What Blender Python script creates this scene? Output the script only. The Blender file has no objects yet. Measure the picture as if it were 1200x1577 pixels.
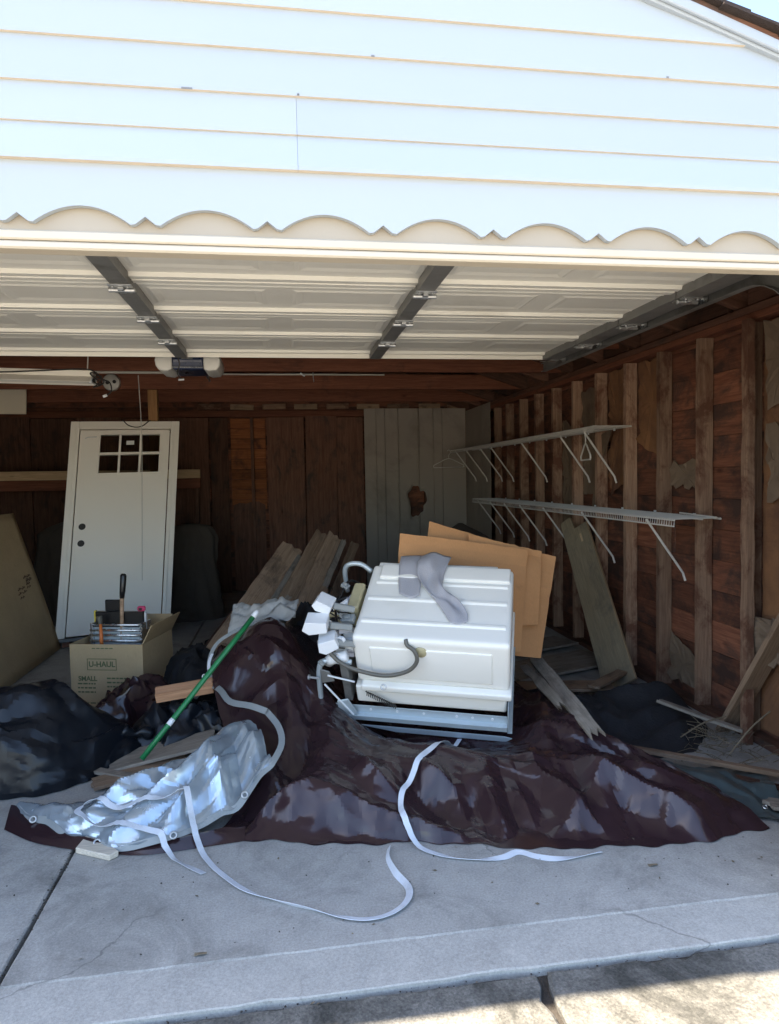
import bpy, bmesh, math, random, zlib, base64
import numpy as np
from mathutils import Vector, Matrix, noise
from math import radians as R, sin, cos, pi

# ------------------------------------------------------------------ camera, sky, sun, exposure
scene = bpy.context.scene
COL = scene.collection
cam_d = bpy.data.cameras.new("camera"); cam = bpy.data.objects.new("camera", cam_d); COL.objects.link(cam)
_r = Vector((0.9883688, -0.15090877, -0.01880588)); _u = Vector((0.02618227, 0.04704255, 0.99854969)); _f = Vector((0.14980523, 0.98742774, -0.05044652))
m = Matrix((_r, _u, -_f)).transposed().to_4x4(); m.translation = (0, -2.06, 1.49); cam.matrix_world = m
cam_d.sensor_fit = 'VERTICAL'; cam_d.sensor_height = 36; cam_d.lens = 36 * 1060 / 1577
cam_d.clip_start = 0.05; cam_d.clip_end = 1000
scene.camera = cam

SUN = Vector((-0.62, 0.055, 1.0)).normalized()          # towards the sun: from the left, a hair behind the front wall
elev = math.asin(SUN.z)
world = bpy.data.worlds.new("World"); scene.world = world; world.use_nodes = True
wn = world.node_tree; bg = wn.nodes["Background"]
sky = wn.nodes.new("ShaderNodeTexSky"); sky.sky_type = 'NISHITA'; sky.sun_disc = False
sky.sun_elevation = elev; sky.sun_rotation = math.atan2(SUN.x, SUN.y)
sky.air_density = 1.0; sky.dust_density = 1.2; sky.ozone_density = 1.0
wn.links.new(sky.outputs[0], bg.inputs[0]); bg.inputs[1].default_value = 0.115
sd = bpy.data.lights.new("sun", 'SUN'); sd.energy = 5.0; sd.angle = R(0.53); sd.color = (1.0, 0.88, 0.70)
so = bpy.data.objects.new("sun", sd); COL.objects.link(so); so.rotation_euler = SUN.to_track_quat('Z', 'Y').to_euler(); so.location = (-6, 2, 12)
scene.view_settings.view_transform = 'Standard'; scene.view_settings.look = 'None'
scene.view_settings.gamma = 1; scene.view_settings.exposure = 2.5; scene.view_settings.use_curve_mapping = False
scene.cycles.use_denoising = True
scene.cycles.max_bounces = 10; scene.cycles.diffuse_bounces = 6; scene.cycles.caustics_reflective = False; scene.cycles.caustics_refractive = False

# ------------------------------------------------------------------ materials
def nt(name):
    mt = bpy.data.materials.new(name); mt.use_nodes = True
    n = mt.node_tree; b = n.nodes["Principled BSDF"]; return mt, n, b
def node(n, t, **kw):
    x = n.nodes.new(t)
    for k, v in kw.items(): setattr(x, k, v)
    return x
def coords(n, stretch=(1, 1, 1), world=False):
    tc = node(n, "ShaderNodeTexCoord"); mp = node(n, "ShaderNodeMapping"); mp.inputs['Scale'].default_value = stretch
    if world:
        g = node(n, "ShaderNodeNewGeometry"); n.links.new(g.outputs['Position'], mp.inputs['Vector']); return mp.outputs[0]
    oi = node(n, "ShaderNodeObjectInfo"); ma = node(n, "ShaderNodeVectorMath", operation='MULTIPLY_ADD')
    ma.inputs[1].default_value = (37, 53, 71); n.links.new(oi.outputs['Random'], ma.inputs[0]); n.links.new(tc.outputs['Object'], ma.inputs[2])
    n.links.new(ma.outputs[0], mp.inputs['Vector']); return mp.outputs[0]
def noise_n(n, vec, scale, detail=5, rough=.55, dist=0):
    t = node(n, "ShaderNodeTexNoise"); t.inputs['Scale'].default_value = scale; t.inputs['Detail'].default_value = detail
    t.inputs['Roughness'].default_value = rough; t.inputs['Distortion'].default_value = dist
    n.links.new(vec, t.inputs['Vector']); return t.outputs['Fac']
def ramp(n, fac, p0, p1, c0=(0, 0, 0), c1=(1, 1, 1)):
    r = node(n, "ShaderNodeValToRGB"); e = r.color_ramp.elements
    e[0].position = p0; e[1].position = p1; e[0].color = (*c0, 1); e[1].color = (*c1, 1); n.links.new(fac, r.inputs[0]); return r.outputs[0]
def mix(n, fac, a, b, blend='MIX'):
    x = node(n, "ShaderNodeMix", data_type='RGBA', blend_type=blend)
    for s, v in ((0, fac), (6, a), (7, b)):
        if hasattr(v, 'is_linked'): n.links.new(v, x.inputs[s])
        elif s == 0: x.inputs[0].default_value = v
        else: x.inputs[s].default_value = (*v, 1)
    return x.outputs[2]
def bump(n, b, h, strength=.2, dist=.01, prev=None):
    x = node(n, "ShaderNodeBump"); x.inputs['Strength'].default_value = strength; x.inputs['Distance'].default_value = dist
    n.links.new(h, x.inputs['Height'])
    if prev: n.links.new(prev, x.inputs['Normal'])
    n.links.new(x.outputs[0], b.inputs['Normal']); return x.outputs[0]
def rnd_value(n, col, lo, hi):
    oi = node(n, "ShaderNodeObjectInfo"); mr = node(n, "ShaderNodeMapRange"); mr.inputs['To Min'].default_value = lo; mr.inputs['To Max'].default_value = hi
    n.links.new(oi.outputs['Random'], mr.inputs[0])
    return mix(n, 1.0, col, mr.outputs[0], 'MULTIPLY')
def plain(name, col, rough=.5, metal=0, var=.12, scale=6, bmp=.05, bscale=60, lohi=None, dirt=None, dirt_at=(.55, .75), world=False, stretch=(1, 1, 1), spec=.5, bdist=.01):
    mt, n, b = nt(name); v = coords(n, stretch, world)
    f = noise_n(n, v, scale)
    c = mix(n, f, tuple(x * (1 - var) for x in col), tuple(min(1, x * (1 + var)) for x in col))
    if dirt: c = mix(n, ramp(n, noise_n(n, v, scale * .45, 8, .65, .4), *dirt_at), c, dirt)
    if lohi: c = rnd_value(n, c, *lohi)
    n.links.new(c, b.inputs['Base Color']); b.inputs['Metallic'].default_value = metal; b.inputs['Specular IOR Level'].default_value = spec
    rr = node(n, "ShaderNodeMapRange"); rr.inputs['To Min'].default_value = max(.03, rough - .12); rr.inputs['To Max'].default_value = min(1, rough + .12)
    n.links.new(noise_n(n, v, scale * 2.3), rr.inputs[0]); n.links.new(rr.outputs[0], b.inputs['Roughness'])
    if bmp: bump(n, b, noise_n(n, v, bscale, 6, .6), bmp, bdist)
    return mt
def wood(name, c1, c2, rough=.75, lohi=(.75, 1.2), stain=None, stain_at=(.5, .7), bmp=.35, gscale=1.0, knots=True):
    # grain runs along the local X axis of every board
    mt, n, b = nt(name); v = coords(n, (.55 * gscale, 9 * gscale, 9 * gscale))
    g = noise_n(n, v, 5, 8, .65, .6); fine = noise_n(n, coords(n, (2, 60, 60)), 3, 4, .7)
    c = mix(n, ramp(n, g, .3, .7), c1, c2)
    c = mix(n, ramp(n, fine, .35, .75, (.62, .62, .62), (1.1, 1.1, 1.1)), (0, 0, 0), c, 'MIX') if False else mix(n, .55, c, mix(n, 1.0, c, ramp(n, fine, .3, .7, (.45, .45, .45), (1.25, 1.25, 1.25)), 'MULTIPLY'))
    if knots:
        vo = node(n, "ShaderNodeTexVoronoi"); vo.inputs['Scale'].default_value = 2.2; n.links.new(coords(n, (1, 2.4, 2.4)), vo.inputs['Vector'])
        c = mix(n, ramp(n, vo.outputs['Distance'], .03, .1, (.75, .75, .75), (0, 0, 0)), c, tuple(x * .35 for x in c1))
    if stain: c = mix(n, ramp(n, noise_n(n, coords(n, (1, 1.6, 1.6)), 3.2, 9, .68, .5), *stain_at), c, stain)
    c = rnd_value(n, c, *lohi)
    n.links.new(c, b.inputs['Base Color']); b.inputs['Roughness'].default_value = rough; b.inputs['Specular IOR Level'].default_value = .25
    mixh = node(n, "ShaderNodeMath", operation='ADD'); n.links.new(g, mixh.inputs[0]); n.links.new(fine, mixh.inputs[1])
    bump(n, b, mixh.outputs[0], bmp, .004)
    return mt
def concrete(name, base, dark, warm, spot=.5, rough=.85, coarse=0.3, stain_at=(.45, .75), agg=.25):
    mt, n, b = nt(name); v = coords(n, world=True)
    big = noise_n(n, v, 1.3, 7, .6, .3); mid = noise_n(n, v, 7, 8, .7); sp = noise_n(n, v, 120, 3, .6); tiny = noise_n(n, v, 420, 2, .5)
    c = mix(n, ramp(n, big, .35, .7), base, warm)
    c = mix(n, ramp(n, mid, .3, .8), c, tuple(x * .78 for x in base))
    c = mix(n, ramp(n, noise_n(n, v, 2.6, 9, .72, .6), *stain_at), c, dark)
    c = mix(n, agg, c, mix(n, 1.0, c, ramp(n, sp, .3, .72, (.3, .3, .3), (1.6, 1.6, 1.55)), 'MULTIPLY'))
    c = mix(n, spot * .5, c, mix(n, 1.0, c, ramp(n, tiny, .35, .65, (.55, .55, .55), (1.35, 1.35, 1.35)), 'MULTIPLY'))
    # hairline wear streaks
    st = noise_n(n, coords(n, (1.2, 9, 1), True), 2.0, 6, .7, 1.0)
    c = mix(n, ramp(n, st, .6, .8, (0, 0, 0), (.5, .5, .5)), c, tuple(x * .7 for x in base))
    vo = node(n, "ShaderNodeTexVoronoi", feature='DISTANCE_TO_EDGE'); vo.inputs['Scale'].default_value = .9
    wv = node(n, "ShaderNodeVectorMath", operation='MULTIPLY_ADD'); wn_ = node(n, "ShaderNodeTexNoise"); wn_.inputs['Scale'].default_value = 4; wn_.inputs['Detail'].default_value = 6
    n.links.new(v, wn_.inputs['Vector']); n.links.new(wn_.outputs['Color'], wv.inputs[0]); wv.inputs[1].default_value = (.35, .35, 0); n.links.new(v, wv.inputs[2]); n.links.new(wv.outputs[0], vo.inputs['Vector'])
    crk = mix(n, 1.0, ramp(n, vo.outputs['Distance'], .001, .0045, (.7, .7, .7), (0, 0, 0)), ramp(n, big, .48, .62), 'MULTIPLY')
    c = mix(n, crk, c, tuple(x * .3 for x in base))
    n.links.new(c, b.inputs['Base Color']); b.inputs['Roughness'].default_value = rough; b.inputs['Specular IOR Level'].default_value = .3
    p = bump(n, b, mid, coarse * .6, .01); p = bump(n, b, sp, coarse, .004, p)
    return mt
def sheet_plastic(name, col, rough=.38, bmp=.3, dust=None, metal=0, spec=.5, trans=0):
    mt, n, b = nt(name); v = coords(n)
    f = noise_n(n, v, 3, 7, .6, .5)
    c = mix(n, ramp(n, f, .3, .7), tuple(x * .88 for x in col), tuple(x * 1.1 for x in col))
    if dust: c = mix(n, ramp(n, noise_n(n, v, 5, 9, .75, .8), .5, .85, (0, 0, 0), (.55, .55, .55)), c, dust)
    n.links.new(c, b.inputs['Base Color']); b.inputs['Metallic'].default_value = metal; b.inputs['Specular IOR Level'].default_value = spec
    rr = node(n, "ShaderNodeMapRange"); rr.inputs['To Min'].default_value = rough - .03; rr.inputs['To Max'].default_value = rough + .05
    n.links.new(noise_n(n, v, 14, 6, .6), rr.inputs[0]); n.links.new(rr.outputs[0], b.inputs['Roughness'])
    b.inputs['Transmission Weight'].default_value = trans
    # fine crinkles: ridged noise at two sizes
    r1 = node(n, "ShaderNodeTexNoise", noise_type='RIDGED_MULTIFRACTAL'); r1.inputs['Scale'].default_value = 7; r1.inputs['Detail'].default_value = 4; n.links.new(v, r1.inputs['Vector'])
    p = bump(n, b, r1.outputs[0], bmp, .012)
    bump(n, b, noise_n(n, v, 38, 4, .6, .6), bmp * .5, .004, p)
    return mt
def cardboard(name, col, lohi=(.9, 1.1)):
    mt, n, b = nt(name); v = coords(n)
    c = mix(n, noise_n(n, v, 3, 7, .65), tuple(x * .8 for x in col), tuple(x * 1.15 for x in col))
    c = mix(n, ramp(n, noise_n(n, v, 9, 8, .7, .5), .58, .8, (0, 0, 0), (.45, .45, .45)), c, tuple(x * .55 for x in col))
    fib = noise_n(n, coords(n, (8, 1, 1)), 60, 3, .6)
    c = mix(n, .2, c, mix(n, 1.0, c, ramp(n, fib, .3, .7, (.6, .6, .6), (1.3, 1.3, 1.3)), 'MULTIPLY'))
    c = rnd_value(n, c, *lohi)
    n.links.new(c, b.inputs['Base Color']); b.inputs['Roughness'].default_value = .85; b.inputs['Specular IOR Level'].default_value = .2
    w = node(n, "ShaderNodeTexWave"); w.inputs['Scale'].default_value = 45; w.inputs['Distortion'].default_value = .3; n.links.new(v, w.inputs['Vector'])
    p = bump(n, b, w.outputs['Fac'], .05, .002); bump(n, b, noise_n(n, v, 7, 5), .25, .01, p)
    return mt
def glass(name):
    mt, n, b = nt(name); b.inputs['Base Color'].default_value = (.85, .9, .88, 1); b.inputs['Roughness'].default_value = .04
    b.inputs['Transmission Weight'].default_value = 1.0; b.inputs['IOR'].default_value = 1.1; b.inputs['Specular IOR Level'].default_value = .8; return mt

MT = dict(
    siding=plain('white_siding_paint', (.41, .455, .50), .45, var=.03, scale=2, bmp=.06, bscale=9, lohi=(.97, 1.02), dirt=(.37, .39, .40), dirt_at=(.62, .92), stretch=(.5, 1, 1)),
    cream=plain('cream_trim_paint', (.80, .72, .57), .55, var=.05, scale=3, bmp=.1, bscale=30, dirt=(.62, .54, .41), dirt_at=(.62, .85)),
    shingle=plain('brown_shingle', (.055, .038, .032), .9, var=.35, scale=30, bmp=.6, bscale=180, lohi=(.7, 1.3)),
    floor=concrete('garage_floor_concrete', (.40, .39, .365), (.18, .175, .16), (.44, .425, .395), stain_at=(.48, .74)),
    apron=concrete('apron_concrete', (.44, .43, .40), (.25, .24, .22), (.47, .455, .42), stain_at=(.58, .85)),
    alley=concrete('alley_concrete', (.185, .178, .165), (.062, .06, .054), (.20, .188, .168), stain_at=(.45, .62), coarse=.7, agg=.55),
    alley2=concrete('bounce_pale_concrete', (.46, .44, .40), (.25, .24, .22), (.50, .47, .42), stain_at=(.6, .85)),  # slabs behind the camera, made pale to bounce sun into the garage
    dirt=plain('joint_dirt', (.05, .042, .034), .95, var=.5, scale=40, bmp=.8, bscale=150),
    earth=plain('bounce_pale_ground', (.38, .35, .30), .95, var=.25, scale=1.5, bmp=.5, bscale=30, dirt=(.24, .22, .17), world=True),  # unseen outer ground, paled to send more sun bounce indoors
    red=wood('red_brown_sheathing', (.155, .056, .034), (.29, .12, .068), lohi=(.65, 1.3), stain=(.075, .042, .033), stain_at=(.44, .6)),
    stud=wood('weathered_stud', (.24, .14, .092), (.42, .275, .185), lohi=(.6, 1.25), stain=(.15, .07, .045), stain_at=(.48, .6)),
    beam=wood('old_beam', (.15, .052, .030), (.25, .098, .055), lohi=(.85, 1.15), stain=(.06, .032, .025), stain_at=(.56, .78)),
    dark=wood('dark_old_board', (.105, .048, .031), (.19, .096, .063), lohi=(.6, 1.4), stain=(.05, .038, .032)),
    plank=wood('grey_brown_plank', (.27, .175, .11), (.44, .31, .21), lohi=(.7, 1.2), stain=(.09, .065, .05)),
    grey=wood('weathered_grey_board', (.25, .215, .175), (.40, .35, .29), lohi=(.75, 1.1), stain=(.14, .12, .1)),
    pine=wood('fresh_pine', (.50, .34, .19), (.64, .47, .29), lohi=(.9, 1.1), bmp=.15),
    post=wood('orange_post', (.30, .155, .06), (.40, .22, .1), lohi=(.9, 1.1)),
    gpanel=wood('grey_green_panel', (.30, .235, .15), (.38, .31, .205), lohi=(.95, 1.05), stain=(.17, .15, .115), knots=False, bmp=.12),
    tornpaper=plain('torn_tar_paper', (.17, .12, .08), .9, var=.35, scale=5, bmp=.4, bscale=30, dirt=(.09, .06, .045)),
    fibre=plain('orange_fibreboard', (.24, .115, .05), .9, var=.35, scale=4, bmp=.3, bscale=60, dirt=(.10, .045, .028), dirt_at=(.45, .7)),
    metalpanel=plain('painted_metal_panel', (.36, .315, .265), .55, var=.1, scale=2.5, bmp=.06, bscale=14, dirt=(.17, .145, .12), dirt_at=(.55, .8), lohi=(.9, 1.1)),
    doorin=plain('garage_door_paint', (.83, .81, .735), .42, var=.05, scale=2, bmp=.04, bscale=15, dirt=(.5, .47, .40), dirt_at=(.6, .85)),
    stile=plain('grey_steel_stile', (.21, .208, .20), .5, metal=.35, var=.15, scale=6, dirt=(.06, .052, .045)),
    galv=plain('galvanised_steel', (.52, .53, .53), .38, metal=.9, var=.2, scale=25, bmp=.05, bscale=50),
    darkmetal=plain('dark_steel', (.07, .068, .065), .45, metal=.7, var=.2, scale=20),
    bluesteel=plain('grey_blue_steel', (.50, .57, .61), .36, metal=.35, var=.12, scale=9, dirt=(.16, .14, .12), dirt_at=(.6, .85)),
    white=plain('white_door_paint', (.86, .82, .73), .42, var=.03, scale=2, bmp=.05, bscale=40, dirt=(.5, .47, .42), dirt_at=(.66, .9)),
    black=plain('black_plastic', (.012, .012, .013), .35, var=.3, scale=10),
    blue=plain('navy_plastic', (.012, .022, .06), .3, var=.1, scale=5),
    lens=plain('frosted_lens', (.68, .67, .62), .35, var=.05, scale=8),
    whiteplastic=plain('white_plastic', (.74, .76, .78), .38, var=.03, scale=4, bmp=.03, bscale=30),
    tub=plain('tub_plastic', (.84, .825, .77), .36, var=.03, scale=3, bmp=.03, bscale=12, dirt=(.66, .64, .56), dirt_at=(.6, .85)),
    creamplastic=plain('yellowed_plastic', (.45, .40, .24), .5, var=.2, scale=20),
    hose=plain('grey_hose', (.11, .105, .09), .4, var=.15, scale=20, bmp=.2, bscale=120),
    felt=plain('grey_felt', (.40, .395, .425), .95, var=.1, scale=9, bmp=.35, bscale=180),
    card=cardboard('brown_cardboard', (.56, .29, .13)),
    card2=cardboard('tan_cardboard', (.47, .35, .205)),
    ink=plain('green_print_ink', (.10, .12, .055), .9, var=.4, scale=60, bmp=0),
    inkbrown=plain('brown_print_ink', (.13, .075, .045), .9, var=.4, scale=60, bmp=0),
    tarp=sheet_plastic('brown_tarp', (.032, .017, .020), .17, .05),
    silver=sheet_plastic('silver_tarp', (.46, .54, .60), .25, .07, metal=.6),
    hem=plain('grey_hem_band', (.26, .28, .28), .45, var=.12, scale=8, bmp=.25, bscale=90),
    strap=plain('white_strap', (.64, .68, .74), .55, var=.08, scale=8, bmp=.3, bscale=260, dirt=(.36, .37, .38), dirt_at=(.52, .8)),
    bag=sheet_plastic('black_bag', (.007, .009, .013), .32, .10, spec=.35),
    cloth=plain('black_cloth', (.017, .017, .02), .9, var=.3, scale=6, bmp=.5, bscale=60),
    teal=sheet_plastic('teal_sheet', (.06, .085, .09), .3, .4, dust=(.14, .14, .13)),
    clear=sheet_plastic('cloudy_plastic', (.55, .56, .55), .3, .5, trans=.35),
    olive=plain('olive_canvas', (.055, .044, .034), .95, var=.25, scale=4, bmp=.4, bscale=60),
    green=plain('green_pole', (.012, .17, .055), .38, var=.15, scale=14, bmp=.08, bscale=80),
    wire=plain('white_wire', (.62, .60, .56), .4, var=.08, scale=20),
    glass=glass('window_glass'),
    paper=plain('white_paper', (.75, .75, .72), .8, var=.03),
    pink=plain('pink_plastic', (.55, .06, .16), .4), orange=plain('orange_plastic', (.62, .16, .03), .4), yellow=plain('yellow_plastic', (.6, .48, .05), .4),
    alu=plain('aluminium', (.66, .68, .70), .25, metal=.9, var=.08, scale=12),
    cord=plain('black_cord', (.02, .018, .016), .6), string=plain('white_string', (.55, .53, .48), .8),
    straw=plain('dry_stems', (.17, .135, .09), .9, var=.3, scale=30, lohi=(.6, 1.2)),
    backtrim=plain('shaded_fascia_paint', (.40, .35, .28), .7, var=.08, scale=4, bmp=.1, bscale=30),  # cream darkened to carry the valance's shade on the board behind
    bayred=wood('orange_bay_board', (.26, .085, .03), (.42, .16, .06), lohi=(.7, 1.2), stain=(.10, .045, .03)),
    palewood=wood('pale_offcut', (.60, .53, .42), (.70, .63, .52), lohi=(.95, 1.05), bmp=.12, knots=False),
    orangewood=wood('sawn_orange_wood', (.42, .21, .11), (.60, .35, .21), lohi=(.95, 1.05), bmp=.15),
    lipbounce=plain('bounce_tinted_lap', (.72, .60, .46), .8, var=.15, scale=8, bmp=.1),  # tan carries the warm ground bounce on the siding lap undersides
    trimface=plain('cream_header_paint', (.58, .515, .41), .55, var=.06, scale=3, bmp=.1, bscale=30, dirt=(.5, .42, .31), dirt_at=(.6, .85)),
    ceramic=plain('white_porcelain', (.55, .54, .5), .3, var=.04),
)

# ------------------------------------------------------------------ mesh helpers
rng = random.Random(7)
class MB:
    def __init__(s): s.v = []; s.f = []
    def add(s, vs, fs):
        o = len(s.v); s.v += [tuple(x) for x in vs]; s.f += [tuple(i + o for i in q) for q in fs]; return s
    def box(s, x0, x1, y0, y1, z0, z1, M4=None):
        vs = [Vector(p) for p in ((x0, y0, z0), (x1, y0, z0), (x1, y1, z0), (x0, y1, z0), (x0, y0, z1), (x1, y0, z1), (x1, y1, z1), (x0, y1, z1))]
        if M4: vs = [M4 @ p for p in vs]
        return s.add(vs, [(0, 3, 2, 1), (4, 5, 6, 7), (0, 1, 5, 4), (1, 2, 6, 5), (2, 3, 7, 6), (3, 0, 4, 7)])
    def tube(s, pts, r, n=8, caps=True):
        pts = [Vector(p) for p in pts]; rs = r if isinstance(r, (list, tuple)) else [r] * len(pts); vs = []; fs = []
        t0 = (pts[1] - pts[0]).normalized(); ref = Vector((0, 0, 1)) if abs(t0.z) < .9 else Vector((1, 0, 0)); a = t0.cross(ref).normalized()
        for i, p in enumerate(pts):
            t = (pts[min(i + 1, len(pts) - 1)] - pts[max(i - 1, 0)])
            t = t.normalized() if t.length > 1e-9 else t0
            a = (a - t * a.dot(t)); a = a.normalized() if a.length > 1e-6 else t.orthogonal().normalized()
            b = t.cross(a)
            for k in range(n): vs.append(p + (a * cos(2 * pi * k / n) + b * sin(2 * pi * k / n)) * rs[i])
        for i in range(len(pts) - 1):
            for k in range(n): fs.append((i * n + k, i * n + (k + 1) % n, (i + 1) * n + (k + 1) % n, (i + 1) * n + k))
        if caps: fs += [tuple(range(n))[::-1], tuple((len(pts) - 1) * n + k for k in range(n))]
        return s.add(vs, fs)
    def prism(s, poly, axis, a, b):
        # poly of 2D points in the two other axes (x,y,z order), extruded from a to b along axis
        n = len(poly); i = 'xyz'.index(axis)
        def P(p, t): q = list(p); q.insert(i, t); return q
        vs = [P(p, a) for p in poly] + [P(p, b) for p in poly]
        fs = [tuple(range(n))[::-1], tuple(range(n, 2 * n))] + [(k, (k + 1) % n, n + (k + 1) % n, n + k) for k in range(n)]
        return s.add(vs, fs)
    def grid(s, P):                                    # P[i][j] -> points
        h, w = len(P), len(P[0])
        return s.add([p for row in P for p in row], [(i * w + j, i * w + j + 1, (i + 1) * w + j + 1, (i + 1) * w + j) for i in range(h - 1) for j in range(w - 1)])
    def xf(s, M4): s.v = [tuple(M4 @ Vector(p)) for p in s.v]; return s
    def mesh(s, name, bevel=0, smooth=False, thick=0, segs=1, sharp=0):
        me = bpy.data.meshes.new(name); me.from_pydata(s.v, [], s.f)
        bm = bmesh.new(); bm.from_mesh(me); bmesh.ops.recalc_face_normals(bm, faces=bm.faces)
        if bevel: bmesh.ops.bevel(bm, geom=list(bm.edges), offset=bevel, segments=segs, affect='EDGES', profile=.7, clamp_overlap=True)
        if thick: bmesh.ops.solidify(bm, geom=list(bm.faces), thickness=thick)
        bm.to_mesh(me); bm.free()
        if smooth: me.shade_smooth()
        if sharp: me.shade_smooth(); me.set_sharp_from_angle(angle=R(sharp))
        return me
def place(name, me, mat, parent=None, M4=None):
    o = bpy.data.objects.new(name, me); COL.objects.link(o)
    if mat is not None and not me.materials: me.materials.append(MT[mat] if isinstance(mat, str) else mat)
    if M4 is None:
        if len(me.vertices):
            co = np.empty(len(me.vertices) * 3, 'f'); me.vertices.foreach_get('co', co); co = co.reshape(-1, 3); c = (co.min(0) + co.max(0)) / 2
            me.vertices.foreach_set('co', (co - c).ravel()); me.update(); M4 = Matrix.Translation(Vector([float(x) for x in c]))
        else: M4 = Matrix()
    if parent is not None:
        o.parent = parent; o.matrix_parent_inverse = WORLD[parent.name].inverted()
    o.matrix_basis = M4; WORLD[o.name] = M4.copy(); return o
WORLD = {}
def thing(name, label, cat, loc=(0, 0, 0), group=None):
    o = bpy.data.objects.new(name, None); COL.objects.link(o); o.empty_display_size = .1; o.location = loc; WORLD[o.name] = Matrix.Translation(loc)
    return tag(o, label, cat, group)
def tag(o, label=None, cat=None, group=None, kind=None):
    for k, v in (('label', label), ('category', cat), ('group', group), ('kind', kind)):
        if v: o[k] = v
    return o
def part(name, mb, mat, parent=None, bevel=0, smooth=False, thick=0, segs=1, sharp=0):
    return place(name, mb.mesh(name, bevel, smooth, thick, segs, sharp), mat, parent)
def frame(p0, p1, up=(0, 0, 1)):
    p0, p1 = Vector(p0), Vector(p1); x = (p1 - p0).normalized(); u = Vector(up)
    if abs(x.dot(u.normalized())) > .999: u = Vector((0, 1, 0))
    y = u.cross(x).normalized(); z = x.cross(y)
    M4 = Matrix((x, y, z)).transposed().to_4x4(); M4.translation = (p0 + p1) / 2; return M4
def beam(name, p0, p1, w, t, mat, parent=None, up=(0, 0, 1), bevel=.003, rag=0, wear=0):
    """a board from p0 to p1: w across (local Y), t thick (local Z); rag = splintered ends"""
    L = (Vector(p1) - Vector(p0)).length
    if rag or wear:
        nx, ny = max(3, int(L / .12)), 5; mb = MB(); rows = []
        for i in range(nx + 1):
            row = []
            for j in range(ny + 1):
                x = -L / 2 + L * i / nx; y = -w / 2 + w * j / ny
                if i in (0, nx): x += rng.uniform(-rag, rag * .3) * (1 if i else -1)
                if j in (0, ny) and wear: y += rng.uniform(-wear, wear * .2) * (1 if j else -1)
                row.append((x, y))
            rows.append(row)
        mb.grid([[(x, y, t / 2) for x, y in r] for r in rows]); nn = len(mb.v)
        bot = [[(x, y, -t / 2) for x, y in r] for r in rows]; mb.grid(bot)
        W = ny + 1; ring = [j for j in range(W)] + [i * W + ny for i in range(1, nx + 1)] + [nx * W + j for j in range(ny - 1, -1, -1)] + [i * W for i in range(nx - 1, 0, -1)]
        for a, b in zip(ring, ring[1:] + ring[:1]): mb.f.append((a, b, nn + b, nn + a))
        me = mb.mesh(name)
    else:
        me = MB().box(-L / 2, L / 2, -w / 2, w / 2, -t / 2, t / 2).mesh(name, bevel)
    return place(name, me, mat, parent, frame(p0, p1, up))
def catmull(pts, n=8):
    P = [Vector(p) for p in pts]; P = [P[0] * 2 - P[1]] + P + [P[-1] * 2 - P[-2]]; out = []
    for i in range(1, len(P) - 2):
        a, b, c, d = P[i - 1:i + 3]
        for k in range(n):
            t = k / n; out.append(.5 * ((2 * b) + (c - a) * t + (2 * a - 5 * b + 4 * c - d) * t * t + (3 * b - a - 3 * c + d) * t ** 3))
    out.append(P[-2]); return out
def ribbon(pts, w, n=10, side=None, twist=None):
    """flat webbing following a smooth path; side(i, f, tangent) -> width direction"""
    C = catmull(pts, n); rows = []
    for i, p in enumerate(C):
        t = (C[min(i + 1, len(C) - 1)] - C[max(i - 1, 0)]).normalized(); f = i / (len(C) - 1)
        s = Vector(side(f, t)) if side else t.cross(Vector((0, 0, 1))).normalized()
        s = (s - t * s.dot(t)).normalized(); rows.append([p - s * w / 2, p + s * w / 2])
    return MB().grid(rows)
def tri(x): return np.abs((x % 1.0) * 2 - 1)
def crease(X, Y, seed, freqs, amps, ang=None, spread=pi):
    """sharp-creased height noise, for crumpled plastic"""
    r = np.random.RandomState(seed); out = np.zeros_like(X)
    for f, a in zip(freqs, amps):
        for k in range(3):
            th = (ang if ang is not None else 0) + r.uniform(-spread / 2, spread / 2); ph = r.uniform(0, 10, 6)
            wx = X + .35 / f * np.sin(Y * f * 2.1 + ph[0]) + .2 / f * np.sin(X * f * 3.7 + ph[1]); wy = Y + .35 / f * np.sin(X * f * 2.3 + ph[2]) + .2 / f * np.sin(Y * f * 4.1 + ph[3])
            t = tri((wx * cos(th) + wy * sin(th)) * f + ph[4]); m = .5 + .5 * np.sin(X * f * 1.3 + Y * f * 1.7 + ph[5])
            out += a * (t ** 1.5 - .4) * m
    return out
def np_grid(X, Y, Z): return MB().grid([[(float(X[i, j]), float(Y[i, j]), float(Z[i, j])) for j in range(X.shape[1])] for i in range(X.shape[0])])
def net(ctrl, nu, nv):
    """smooth surface through a control net [col][row] -> arrays (nv, nu)"""
    cols = [np.array([list(p) for p in catmull(c, 12)]) for c in ctrl]
    def rs(a, n): t = np.linspace(0, len(a) - 1, n); i = np.minimum(t.astype(int), len(a) - 2); f = (t - i)[:, None]; return a[i] * (1 - f) + a[i + 1] * f
    cols = [rs(c, nv) for c in cols]; rows = []
    for k in range(nv): rows.append(rs(np.array([list(p) for p in catmull([c[k] for c in cols], 12)]), nu))
    A = np.array(rows); return A[..., 0], A[..., 1], A[..., 2]
def text_mesh(txt, size, bold=0.0):
    cu = bpy.data.curves.new('t', 'FONT'); cu.body = txt; cu.size = size; cu.align_x = 'CENTER'; cu.align_y = 'CENTER'; cu.offset = bold; cu.extrude = .0004
    o = bpy.data.objects.new('t', cu); COL.objects.link(o); dg = bpy.context.evaluated_depsgraph_get(); dg.update()
    me = bpy.data.meshes.new_from_object(o.evaluated_get(dg)); bpy.data.objects.remove(o); bpy.data.curves.remove(cu); return me
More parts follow.
